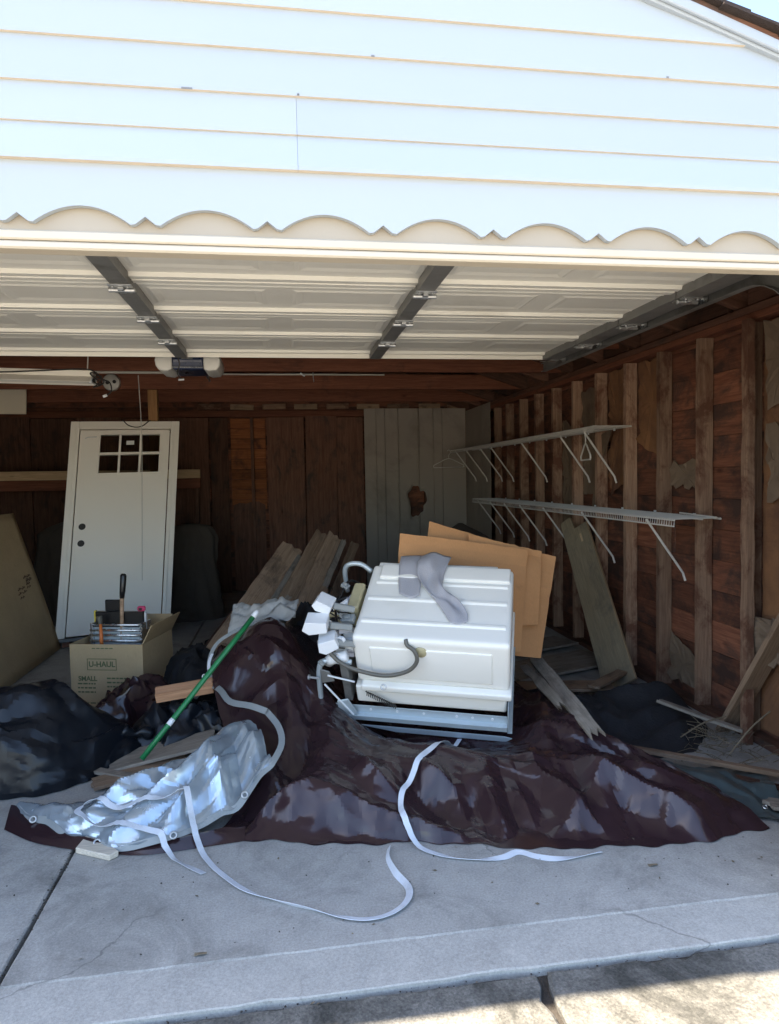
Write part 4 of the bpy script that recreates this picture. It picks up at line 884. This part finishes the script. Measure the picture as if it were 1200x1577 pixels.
SHEET['heap'] = crisp(HEAP_NET, 90, 70, HEAP_FOLDS, [(.4, .16, .045), (.16, .07, .016), (.05, .03, .004)], 81, 1)
SHEET['teal'] = crisp(TEAL_NET, 60, 46, [], [(.10, .12, .025), (.04, .05, .010)], 71, 1, edge=.5)
def cloth(n): return SHEET[n]
# ------------------------------------------------------------------ dishwasher tub tipped on the heap
DW = thing('dishwasher', 'white dishwasher tub lying tipped forward on the brown tarp heap', 'dishwasher', (.75, 1.37, .25))
WM = Matrix.Translation((.665, 1.14, .70)) @ Matrix.Rotation(R(-21), 4, 'Z') @ Matrix.Rotation(R(30), 4, 'X') @ Matrix.Rotation(R(2.2), 4, 'Y')
def wpart(name, mb, mat, par=DW, **kw): return part(name, mb.xf(WM), mat, par, **kw)
def rounded(x0, x1, y0, y1, z0, z1, r, segs=4):
    return MB().box(x0, x1, y0, y1, z0, z1), r, segs
tb = MB().box(-.385, .385, 0, .585, -.305, 0)
TU = wpart('tub', tb, 'tub', bevel=.032, segs=4, smooth=True)
for a, b, y, h in ((-.36, .36, .125, .007), (-.36, .36, .30, .007), (-.34, .36, .435, .007)):
    wpart('rib', MB().prism([(y - .02, -.002), (y - .008, h), (y + .008, h), (y + .02, -.002)], 'x', a, b), 'tub', TU, bevel=.002)
wpart('raised_panel', MB().box(-.33, .37, .46, .575, -.01, .016), 'tub', TU, bevel=.012, segs=3, smooth=True)
wpart('raised_panel', MB().box(-.30, .30, -.006, .02, -.26, -.06), 'tub', TU, bevel=.005, segs=2, smooth=True)
wpart('back_step', MB().box(-.36, .30, .58, .625, -.28, -.012), 'tub', TU, bevel=.012, segs=2, smooth=True)
RM = wpart('rim', MB().box(-.365, .395, -.03, .60, -.345, -.306), 'tub', bevel=.012, segs=3, smooth=True)
wpart('lower_tub', MB().box(-.405, .37, .002, .58, -.465, -.346), 'tub', bevel=.02, segs=3, smooth=True)
rl = MB().box(-.60, .375, -.022, -.018, -.515, -.465).box(-.60, .375, -.05, -.022, -.519, -.515).box(-.60, .375, -.05, -.046, -.545, -.5195)
wpart('frame_rail', rl, 'bluesteel')
wpart('frame_rail', MB().box(-.60, .375, .59, .594, -.53, -.465).box(-.60, .375, .55, .59, -.534, -.53), 'bluesteel')
wpart('toe_plate', MB().prism([(-.40, -.575), (.36, -.575), (.40, -.585), (.37, -.612), (-.2, -.61)], 'y', -.056, -.052), 'bluesteel')
wpart('side_channel', MB().box(.376, .382, -.04, .58, -.56, -.40).box(.376, .40, -.04, .58, -.566, -.5605), 'bluesteel')
wpart('leg_bar', MB().tube(catmull([(-.40, -.01, -.165), (-.50, -.012, -.16), (-.555, -.015, -.175), (-.578, -.02, -.24), (-.59, -.02, -.36), (-.60, -.02, -.53)], 6), .014, 8), 'bluesteel', smooth=True)
wpart('leg_bar', MB().tube(catmull([(-.40, .57, -.04), (-.46, .58, .0), (-.53, .58, -.005), (-.56, .58, -.06), (-.56, .58, -.2)], 6), .014, 8), 'bluesteel', smooth=True)
wpart('gusset', MB().prism([(-.57, -.21), (-.52, -.225), (-.50, -.29), (-.57, -.31)], 'y', -.03, -.022), 'stile', bevel=.002)
wpart('gusset', MB().prism([(-.50, -.42), (-.44, -.40), (-.40, -.50), (-.42, -.565), (-.50, -.56)], 'y', -.046, -.036), 'bluesteel', bevel=.003)
wpart('end_plate', MB().box(-.47, -.43, .0, .55, -.46, -.18), 'stile', bevel=.004)
for a, b in (((-.55, -.045, -.30), (-.42, -.05, -.51)), ((-.53, -.035, -.245), (-.40, -.01, -.305))): wpart('tie_wire', MB().tube([a, b], .005, 6), 'whiteplastic')
hx = [(-.34 + .15 * t + .009 * 0, -.036 + .010 * sin(t * 2 * pi * 17), -.352 - .088 * t + .010 * cos(t * 2 * pi * 17)) for t in np.linspace(0, 1, 170)]
wpart('spring', MB().tube(hx, .0028, 5), 'darkmetal', smooth=True)
for a, b in (((-.57, -.05, -.255), (-.62, -.05, -.25)), ((-.60, -.03, -.49), (-.645, -.03, -.485))): wpart('bolt', MB().tube([a, b], .006, 8).tube([b, (b[0] - .008, b[1], b[2])], .014, 8), 'galv')
for x in (-.33, -.19, -.05, .12, .2, .3): wpart('rivet', MB().tube([(x, -.023, -.485), (x, -.028, -.485)], .007, 8), 'whiteplastic')
wpart('drain_hose', MB().tube(catmull([(-.50, -.03, -.085), (-.44, -.05, -.135), (-.35, -.055, -.175), (-.22, -.055, -.195), (-.11, -.05, -.16), (-.06, -.04, -.10), (-.07, -.025, -.045), (-.105, -.01, -.025), (-.115, .01, -.004)], 8), .0105, 10), 'hose', smooth=True)
wpart('stain_patch', MB().tube([(-.045, -.0005, -.075), (-.045, -.008, -.075)], [.034, .028], 14), 'creamplastic', smooth=True)
# pump and valve cluster at the left end
pu = MB().tube([(-.40, .12, -.15), (-.50, .12, -.15)], [.075, .065], 18).tube([(-.41, .30, -.12), (-.52, .30, -.12)], [.06, .05], 16).tube([(-.42, .0, -.13), (-.50, -.01, -.15), (-.53, .02, -.2)], .03, 12)
wpart('pump', pu, 'whiteplastic', bevel=.004, smooth=True)
rr = random.Random(5)
for k in range(34):
    c = Vector((-.42 - rr.random() ** 1.3 * .15, rr.uniform(-.03, .42), rr.uniform(-.27, -.01))); s = rr.uniform(.010, .034); cl = MB()
    rot = Matrix.Translation(c) @ Matrix.Rotation(rr.uniform(-.5, .5), 4, 'X') @ Matrix.Rotation(rr.uniform(-.6, .6), 4, 'Z') @ Matrix.Rotation(rr.uniform(-.5, .5), 4, 'Y')
    if k % 3 == 0: cl.tube([rot @ Vector((-s * 1.5, 0, 0)), rot @ Vector((s * 1.2, 0, 0))], s * .6, 12).tube([rot @ Vector((-s * 1.8, 0, 0)), rot @ Vector((-s * 1.5, 0, 0))], s * .8, 12)
    elif k % 3 == 1: cl.box(-s, s, -s * .7, s * .7, -s * .45, s * .45, rot).box(-s * .5, s * .5, -s * .3, s * .3, s * .46, s * .8, rot)
    else: cl.prism([(-s, -s * .5), (s * .6, -s * .6), (s, 0), (s * .4, s * .7), (-s * .8, s * .5)], 'y', -s * .4, s * .4).xf(rot)
    wpart('valve_fitting', cl, ('whiteplastic', 'hem', 'whiteplastic', 'creamplastic', 'felt', 'galv')[k % 6], bevel=.002)
for k in range(5):
    a = Vector((-.44, rr.uniform(.0, .35), rr.uniform(-.25, -.02))); b = a + Vector((-.02, rr.uniform(-.15, .15), rr.uniform(-.12, .1)))
    wpart('cable', MB().tube(catmull([a, (a + b) / 2 + Vector((-.1, 0, .03)), b], 8), .004, 6), ('black', 'whiteplastic', 'hose')[k % 3], smooth=True)
wpart('valve_bracket', MB().box(-.46, -.40, .22, .42, -.14, .0), 'creamplastic', bevel=.008)
wpart('cable', MB().tube(catmull([(-.42, .5, -.1), (-.5, .45, -.02), (-.53, .3, -.05), (-.5, .15, -.02), (-.44, .05, -.08)], 8), .007, 8), 'black', smooth=True)
for (c, ang, s) in (((.18, 1.35, .872), 18, (.044, .05, .030)), ((.135, 1.29, .785), -5, (.056, .05, .036)), ((.19, 1.28, .692), -25, (.045, .05, .036))):
    M4 = Matrix.Translation(c) @ Matrix.Rotation(R(-15), 4, 'Z') @ Matrix.Rotation(R(ang), 4, 'Y') @ Matrix.Rotation(R(20), 4, 'X')
    part('foot_block', MB().prism([(-s[0] * 1.15, -s[2] * .25), (-s[0] * .6, -s[2]), (s[0], -s[2] * .9), (s[0] * 1.1, s[2] * .6), (-s[0] * .75, s[2])], 'y', -s[1], s[1]).xf(M4), 'whiteplastic', DW, bevel=.005, segs=2)
for a, b in (((.21, 1.35, .86), (.34, 1.40, .82)), ((.18, 1.29, .775), (.33, 1.35, .74)), ((.22, 1.28, .69), (.34, 1.33, .66))): part('foot_stem', MB().box(-.06, .06, -.022, .022, -.016, .016, frame(a, b)), 'hem', DW, bevel=.005)
# grey felt strip tossed on the tub
FE = thing('felt_strip', 'crumpled grey felt strip tossed over the white dishwasher tub', 'fabric', tuple(WM @ Vector((-.05, .4, .02))))
def fstrip(rows_, mat, nm):
    L = [catmull([r[k] for r in rows_], 6) for k in range(len(rows_[0]))]
    P = [[WM @ p for p in catmull([L[k][i] for k in range(len(L))], 4)] for i in range(len(L[0]))]
    return part(nm, MB().grid(P), mat, FE, thick=.003, smooth=True)
fstrip([[(-.245, .67, .0), (-.18, .675, .004), (-.11, .675, .006)], [(-.236, .57, .024), (-.17, .575, .026), (-.108, .57, .030)], [(-.222, .44, .012), (-.15, .44, .010), (-.10, .45, .016)], [(-.20, .335, .008), (-.13, .30, .010), (-.09, .33, .012)]], 'felt', 'flat_tail')
fstrip([[(-.12, .665, .012), (-.06, .68, .03), (.0, .675, .012), (.04, .67, .006)], [(-.135, .57, .040), (-.07, .555, .055), (-.02, .56, .026), (.03, .57, .03)], [(-.118, .46, .038), (-.06, .44, .018), (-.01, .45, .04), (.02, .46, .022)], [(-.065, .37, .026), (-.02, .335, .014), (.02, .36, .05), (.03, .38, .018)], [(.0, .28, .012), (.05, .265, .03), (.085, .28, .012), (.11, .29, .03)], [(.05, .20, .010), (.10, .185, .026), (.14, .20, .012), (.165, .21, .014)], [(.085, .135, .008), (.12, .12, .012), (.15, .13, .008), (.175, .15, .008)]], 'felt', 'twisted_tail')
# ------------------------------------------------------------------ flattened cardboard behind the dishwasher
def card(label, corners, bend, mat, crease_rows=(), seed=0):
    C_ = thing('cardboard_piece', label, 'cardboard', corners[0], 'cardboard behind the dishwasher')
    tl_, tr_, br_, bl_ = [Vector(c) for c in corners]; nrm = (tr_ - tl_).cross(bl_ - tl_).normalized(); rows = []
    for i in range(13):
        v = i / 12; row = []
        for j in range(17):
            u = j / 16; p = (tl_.lerp(tr_, u)).lerp(bl_.lerp(br_, u), v)
            p = p + nrm * (bend * sin(u * pi) * (1 - v * .5) + .006 * noise.noise(Vector((u * 4, v * 4, seed))))
            for cr in crease_rows: p = p + nrm * .012 * max(0, 1 - abs(v - cr) / .09)
            if i == 0: p = p + Vector((0, 0, .006 * noise.noise(Vector((u * 12, 3, seed)))))
            row.append(p)
        rows.append(row)
    part('sheet', MB().grid(rows), mat, C_, thick=.007); return C_
card('brown cardboard piece with straight top edge right behind the dishwasher', [(.665, 1.93, 1.157), (1.455, 1.95, 1.03), (1.33, 1.74, .46), (.58, 1.75, .5)], -.02, 'card', (.2,), 1)
card('taller brown cardboard flap rising behind the first piece', [(.87, 2.06, 1.215), (1.665, 2.02, .972), (1.475, 1.80, .40), (.72, 1.86, .5)], .02, 'card', (.42,), 2)
card('thin ragged cardboard layer between the two brown pieces', [(1.10, 2.0, 1.135), (1.56, 1.99, 1.015), (1.46, 1.80, .6), (1.05, 1.82, .6)], .01, 'card', (.1,), 3)
tag(bundle('cloth_lump', 'dark brown lump beyond the cardboard by the shelf braces', 'cloth', [((1.75, 4.6, 0), .3, .25), ((1.75, 4.6, .5), .32, .25), ((1.74, 4.6, .85), .24, .2), ((1.72, 4.6, 1.02), .02, .02)], 'dark' if False else 'olive', 9), None)
# ------------------------------------------------------------------ brown and silver tarpaulin
TP = thing('tarpaulin', 'huge brown plastic tarp with silver underside heaped over the garage floor', 'tarp', (.6, 1.2, 0))
TX, TY, TZ = cloth('tarp')
part('brown_sheet', np_grid(TX, TY, TZ), 'tarp', TP, sharp=9)
part('silver_fold', np_grid(*cloth('flap')), 'silver', TP, thick=.0015, sharp=9)
part('brown_corner', np_grid(*cloth('corner')), 'tarp', TP, sharp=9)
FX, FY, FZ = cloth('flap')
def hem(path, w, name='hem', mat='hem', nrm=(-.1, -.8, .6), n=4):
    return part(name, ribbon(path, w, n, side=lambda f, t: t.cross(Vector(nrm))), mat, TP, thick=.002, sharp=40)
front = [(float(FX[0, j]), float(FY[0, j]) - .004, float(FZ[0, j]) - .006) for j in range(0, 100, 6)] + [(float(FX[0, 99]), float(FY[0, 99]), float(FZ[0, 99]))]
hem(front + [(-.045, 1.16, .25), (-.06, 1.28, .29), (-.12, 1.40, .33)], .03)
hem([(-.12, 1.38, .335), (-.2, 1.45, .345), (-.31, 1.57, .335), (-.37, 1.70, .36), (-.43, 1.82, .36)], .032)
hem([(-.445, 1.90, .37), (-.455, 1.97, .45), (-.42, 2.04, .53), (-.34, 2.08, .58), (-.24, 2.1, .62), (-.1, 2.1, .655)], .022)
part('hem_label', ribbon([(-.452, 1.915, .42), (-.45, 1.94, .46), (-.435, 1.965, .495)], .022, 4, side=lambda f, t: Vector((.7, -.4, .3))), 'strap', TP, thick=.002)
def grommet(c, nrm, r=.012):
    nrm = Vector(nrm).normalized(); M4 = nrm.to_track_quat('Z', 'Y').to_matrix().to_4x4(); M4.translation = c
    mb = MB(); n, k = 16, 6
    mb.grid([[M4 @ Vector(((r + r * .35 * cos(2 * pi * b / k)) * cos(2 * pi * a / n), (r + r * .35 * cos(2 * pi * b / k)) * sin(2 * pi * a / n), r * .35 * sin(2 * pi * b / k))) for b in range(k + 1)] for a in range(n + 1)])
    part('grommet', mb, 'galv', TP, smooth=True)
for j in (8, 32, 56, 82):
    p = Vector((FX[0, j], FY[0, j], FZ[0, j])); grommet(p + Vector((0, -.012, .004)), (.2, -.75, .6))
grommet((-.47, 1.84, .40), (-.4, -.8, .3)); grommet((2.0, .55, .05), (-.2, -.5, .9), .008); grommet((.46, 1.28, .45), (-.4, -.9, .2))
# silvery crumple at the top of the hump
cl_ = np.meshgrid(np.linspace(0, 1, 26), np.linspace(0, 1, 14))
U_, V_ = cl_; CX = -.36 + U_ * .40 + .03 * V_; CY = 2.12 - .10 * U_ + .16 * V_; CZ = .585 + .085 * U_ + .14 * V_ * (1 - .4 * U_) + crease(U_ * 2, V_, 12, (2, 4), (.035, .02))
part('silver_crumple', np_grid(CX, CY, CZ), 'clear', TP, smooth=True, thick=.001)
# ------------------------------------------------------------------ straps
ALLP = np.concatenate([np.stack([a.ravel() for a in cloth(k)], 1) for k in ('tarp', 'flap', 'corner')])
def tz(x, y):
    m = (ALLP[:, 0] - x) ** 2 + (ALLP[:, 1] - y) ** 2 < .03 ** 2; return float(ALLP[m, 2].max()) if m.any() else 0.0
def lay(path, w, par, lift=.006, side=None, n=8):
    C = catmull([(x, y, 0) for x, y in path], n); zz = np.array([tz(p.x, p.y) for p in C]); zp = np.pad(zz, 4, 'edge'); zz = np.convolve(zp, np.ones(9) / 9, 'valid')
    for p, z in zip(C, zz): p.z = max(float(z), tz(p.x, p.y) * .97)
    return part('webbing', ribbon([(p.x, p.y, p.z + lift) for p in C], w, 1, side or (lambda f, t: Vector((t.y, -t.x, .45 * sin(f * 17 + w * 900) + .2 * sin(f * 41)))) ), 'strap', par, thick=.0016, sharp=40)
S1 = thing('strap', 'white webbing strap curling down from the dishwasher over the tarp front', 'strap', (.7, .5, 0), 'white straps')
lay([(.86, 1.34), (.80, 1.24), (.73, 1.14), (.665, 1.06), (.59, .98), (.53, .90), (.48, .83), (.455, .77), (.45, .70), (.475, .62), (.53, .545), (.61, .485), (.70, .455), (.80, .452), (.872, .478), (.93, .435), (1.0, .405), (1.10, .405), (1.19, .42)], .025, S1)
S2 = thing('strap', 'long white strap lying in a loop on the bare concrete at the front', 'strap', (.1, .3, 0), 'white straps')
lay([(-.44, .86), (-.40, .77), (-.345, .66), (-.29, .56), (-.18, .415), (-.06, .325), (.05, .26), (.14, .205), (.235, .172), (.32, .188), (.385, .245), (.405, .32), (.375, .42), (.36, .52), (.375, .60)], .026, S2, .008,
    side=lambda f, t: Vector((t.y, -t.x, .25 + 1.1 * max(0, 1 - abs(f - .4) / .12) + 1.2 * max(0, min(1, (f - .78) * 8)))))
S3 = thing('strap', 'white strap doubled in a loop over the silver fold at the left', 'strap', (-.65, .85, .05), 'white straps')
lay([(-.34, .555), (-.42, .63), (-.50, .71), (-.57, .765), (-.68, .805), (-.78, .85), (-.86, .905), (-.90, .945), (-.885, .985), (-.83, .975), (-.74, .925), (-.63, .885), (-.52, .865), (-.44, .855)], .025, S3)
tag(part('wood_wedge', MB().prism([(-.87, .80), (-.855, .905), (-.80, .885), (-.69, .745), (-.72, .715)], 'z', .0015, .026), 'palewood', bevel=.004), 'small pale wood wedge on the concrete below the silver fold', 'wedge')
# ------------------------------------------------------------------ bags, cloth, plastic
BG = thing('trash_bag', 'stuffed black plastic trash bag slumped at the left edge', 'bag', (-1.45, 1.8, 0))
part('plastic', np_grid(*cloth('bag')), 'bag', BG, sharp=10)
part('knot', MB().tube(catmull([(-.90, 1.78, .15), (-.84, 1.79, .12), (-.80, 1.80, .13), (-.76, 1.82, .10)], 4), [.04, .036, .03, .022, .016, .015, .016, .02, .028, .03, .034, .036, .03], 9), 'bag', BG, smooth=True)
BH = thing('black_cloth', 'heap of black cloth on the floor against the right wall', 'cloth', (2.0, 1.8, 0)); part('fabric', np_grid(*cloth('heap')), 'cloth', BH, sharp=50)
TE = thing('plastic_sheet', 'dull teal plastic sheet crumpled at the right corner', 'plastic', (2.0, .8, 0)); part('film', np_grid(*cloth('teal')), 'teal', TE, sharp=10)
def crumple(name, label, cat, c, w, d, h, mat, seed, dome=1.0, flat=False):
    U, V = np.meshgrid(np.linspace(-1, 1, 44), np.linspace(-1, 1, 36)); rad = np.sqrt(U ** 2 + V ** 2); th = np.arctan2(V, U)
    edge = 1 + .18 * np.sin(th * 3 + seed) + .12 * np.sin(th * 5 + seed * 2)
    X = c[0] + U * w / 2 * edge + .02 * np.sin(V * 9 + seed); Y = c[1] + V * d / 2 * edge
    b = np.clip(1 - np.maximum(np.abs(U), np.abs(V)) ** 2.2, 0, 1)
    Z = c[2] + .004 + h * (b ** .7 * dome * (1 if not flat else .3) + np.clip(crease(U, V, seed, (1.1, 2.3, 4.5), (.15, .10, .06)), -.3, 1) * np.minimum(1, b * 2 + .1))
    o = thing(name, label, cat, c); part('film' if mat != 'cloth' else 'fabric', np_grid(X, Y, np.maximum(c[2] + .002, Z)), mat, o, sharp=35); return o
crumple('plastic_scrap', 'shiny black plastic scrap crumpled beside the trash bag', 'plastic', (-.68, 2.02, .0), .42, .40, .22, 'bag', 21)
crumple('plastic_scrap', 'black plastic crumpled beneath the small wood block', 'plastic', (-.50, 1.86, .03), .34, .34, .20, 'bag', 22)
crumple('brown_cover', 'dull brown plastic mound in front of the moving box', 'plastic', (-.92, 2.36, .0), .50, .42, .24, 'tarp', 23)
crumple('plastic_scrap', 'crumpled brown plastic strip behind the hump by the planks', 'plastic', (-.30, 2.72, .12), .5, .4, .26, 'tarp', 28)
crumple('dark_cloth', 'dark crumpled cloth between the moving box and the tarp hump', 'cloth', (-.62, 3.0, .0), .60, .8, .28, 'cloth', 24)
crumple('dark_cloth', 'dark cloth lump just behind the left side of the dishwasher', 'cloth', (.28, 2.45, .3), .6, .5, .38, 'cloth', 25)
crumple('dark_cloth', 'black cloth spilling right of the dishwasher under the planks', 'cloth', (1.62, 1.75, .0), .55, .7, .17, 'cloth', 26)
BD = [((-.88, 1.98, .03), (-.36, 2.12, .10), .26, 'grey', 'flat grey board scrap under the green pole'), ((-.93, 1.66, .02), (-.40, 1.60, .14), .26, 'grey', 'broad broken grey board lying behind the silver fold'),
      ((-.98, 1.42, .015), (-.52, 1.50, .07), .14, 'plank', 'short brown board end beside the trash bag'), ((-.72, 2.75, .06), (-.42, 3.0, .3), .16, 'plank', 'tilted brown board end behind the small wood block'), ((-.86, 3.35, .02), (-.5, 3.6, .12), .22, 'plank', 'dusty board flat on the floor right of the moving box')]
BD += [((-.62, 2.45, .10), (-.28, 2.62, .42), .10, 'grey', 'pale splinter of board propped behind the green pole tip'), ((-.80, 2.62, .05), (-.46, 2.50, .22), .07, 'plank', 'thin brown lath poking from the dark cloth by the box'), ((-.66, 3.75, .03), (-.25, 4.15, .06), .12, 'grey', 'dusty slat on the bare floor beyond the moving box'),
       ((1.92, 2.05, .12), (2.36, 2.45, .10), .09, 'plank', 'brown slat lying behind the black cloth heap'), ((2.12, 1.62, .16), (2.44, 1.30, .07), .05, 'grey', 'short grey lath across the black cloth near the wall'), ((2.05, .62, .03), (2.42, .42, .02), .09, 'grey', 'broken grey board corner at the right edge of the floor'), ((-1.02, 1.60, .02), (-.72, 1.36, .05), .05, 'grey', 'thin grey lath between the trash bag and the silver fold')]
for a, b, w, mt, lb in BD: tag(beam('board_scrap', a, b, w, .016, mt, None, rag=.03, wear=.008), lb, 'board', 'loose board scraps')
tag(beam('wood_block', (-.725, 1.80, .325), (-.42, 1.82, .355), .07, .055, 'orangewood', None, up=(0, -.35, .95), rag=.006), 'short sawn orange wood block lying under the green pole', 'wood block')
GPo = thing('green_pole', 'long bright green pole lying slanted across the tarp hump', 'pole', (-.73, 1.45, .1))
g0, g1 = Vector((-.715, 1.34, .155)), Vector((-.186, 1.70, .75))
part('pole', MB().tube([g0.lerp(g1, t) for t in (0, .25, .5, .75, 1)], .0135, 12), 'green', GPo, smooth=True)
part('tip', MB().tube([g1 - (g1 - g0) * .002, g1 + (g1 - g0) * .035, g1 + (g1 - g0) * .05], [.0155, .0155, .009], 12), 'whiteplastic', GPo, smooth=True)
part('wear_band', MB().tube([g0.lerp(g1, .22), g0.lerp(g1, .26)], .0138, 12), 'whiteplastic', GPo, smooth=True)
# thin twigs and dry stems by the right wall
st = MB(); rr = random.Random(11)
for k in range(70):
    c = Vector((rr.uniform(2.1, 2.45), rr.uniform(1.0, 1.5), rr.uniform(.0, .05))); a = rr.uniform(0, 2 * pi); l = rr.uniform(.05, .2)
    d = Vector((cos(a), sin(a), rr.uniform(0, .5))) * l; st.tube([c, c + d * .5 + Vector((0, 0, rr.uniform(0, .02))), c + d], rr.uniform(.0012, .0028), 4, False)
tag(part('dry_stems', st, 'straw'), 'tangle of dry stems on the floor by the right wall', 'dry stems', kind='stuff')
TW = [((2.02, 1.22, .10), (2.30, 1.25, .18), 'long bent dry twig above the pale strip'), ((2.18, 1.05, .06), (2.46, 1.12, .24), 'dry twig rising towards the right wall')]
for a, b, lb in TW: tag(part('twig', MB().tube(catmull([a, tuple((Vector(a) + Vector(b)) / 2 + Vector((0, 0, .02))), b], 4), .004, 6), 'straw'), lb, 'twig', 'dry twigs')
# grit, leaf bits and crumbs along the joints and on the slabs
gr = MB(); rr = random.Random(4)
for k in range(520):
    if k < 260: x, y, z = rr.uniform(-2, 2.5), -.135 + rr.gauss(0, .012), -.022
    elif k < 330: x, y, z = -.886 + rr.gauss(0, .01), rr.uniform(.1, .9), -.004
    elif k < 420: x, y, z = rr.uniform(1.5, 2.45), rr.uniform(.3, 1.3), .0
    else: x, y, z = rr.uniform(-1.2, 2.3), rr.uniform(.12, .8), .0005
    s = rr.uniform(.001, .0028); q = Matrix.Translation((x, y, z + s * .4)) @ Matrix.Rotation(rr.random() * 3, 4, 'Z') @ Matrix.Rotation(rr.random(), 4, 'X')
    gr.box(-s, s, -s * .8, s * .8, -s * .5, s * .6, q)
tag(part('grit', gr, 'dirt'), 'scattered grit and crumbs on the concrete joints', 'grit', kind='stuff')
lf = MB(); rr = random.Random(19)
for k in range(70):
    x, y = (rr.uniform(1.2, 2.4), rr.uniform(.15, 1.2)) if k < 30 else (rr.uniform(-1.3, 2.2), rr.uniform(.1, .75) if k < 52 else -.13 + rr.gauss(0, .02))
    s = rr.uniform(.004, .011); q = Matrix.Translation((x, y, .003 if k < 52 else -.012)) @ Matrix.Rotation(rr.uniform(0, 6.3), 4, 'Z') @ Matrix.Rotation(rr.uniform(-.3, .3), 4, 'X')
    lf.add([q @ Vector(v) for v in ((-s, 0, .001), (-s * .2, -s * .45, .003), (s, 0, .002), (-s * .1, s * .5, .001))], [(0, 1, 2, 3)])
tag(part('leaf_litter', lf, 'straw'), 'scattered dry leaf crumbs on the concrete floor', 'leaf litter', kind='stuff')
LV = [(-.30, .10, 'tiny dark leaf on the apron lip'), (1.34, .30, 'small pale leaf chip on the concrete at right')]
for x, y, lb in LV:
    tag(part('leaf', MB().grid([[(x - .018, y - .006, .004), (x - .018, y + .006, .007)], [(x, y - .009, .010), (x, y + .009, .004)], [(x + .02, y - .003, .005), (x + .02, y + .004, .006)]]), 'straw', thick=.001), lb, 'leaf')
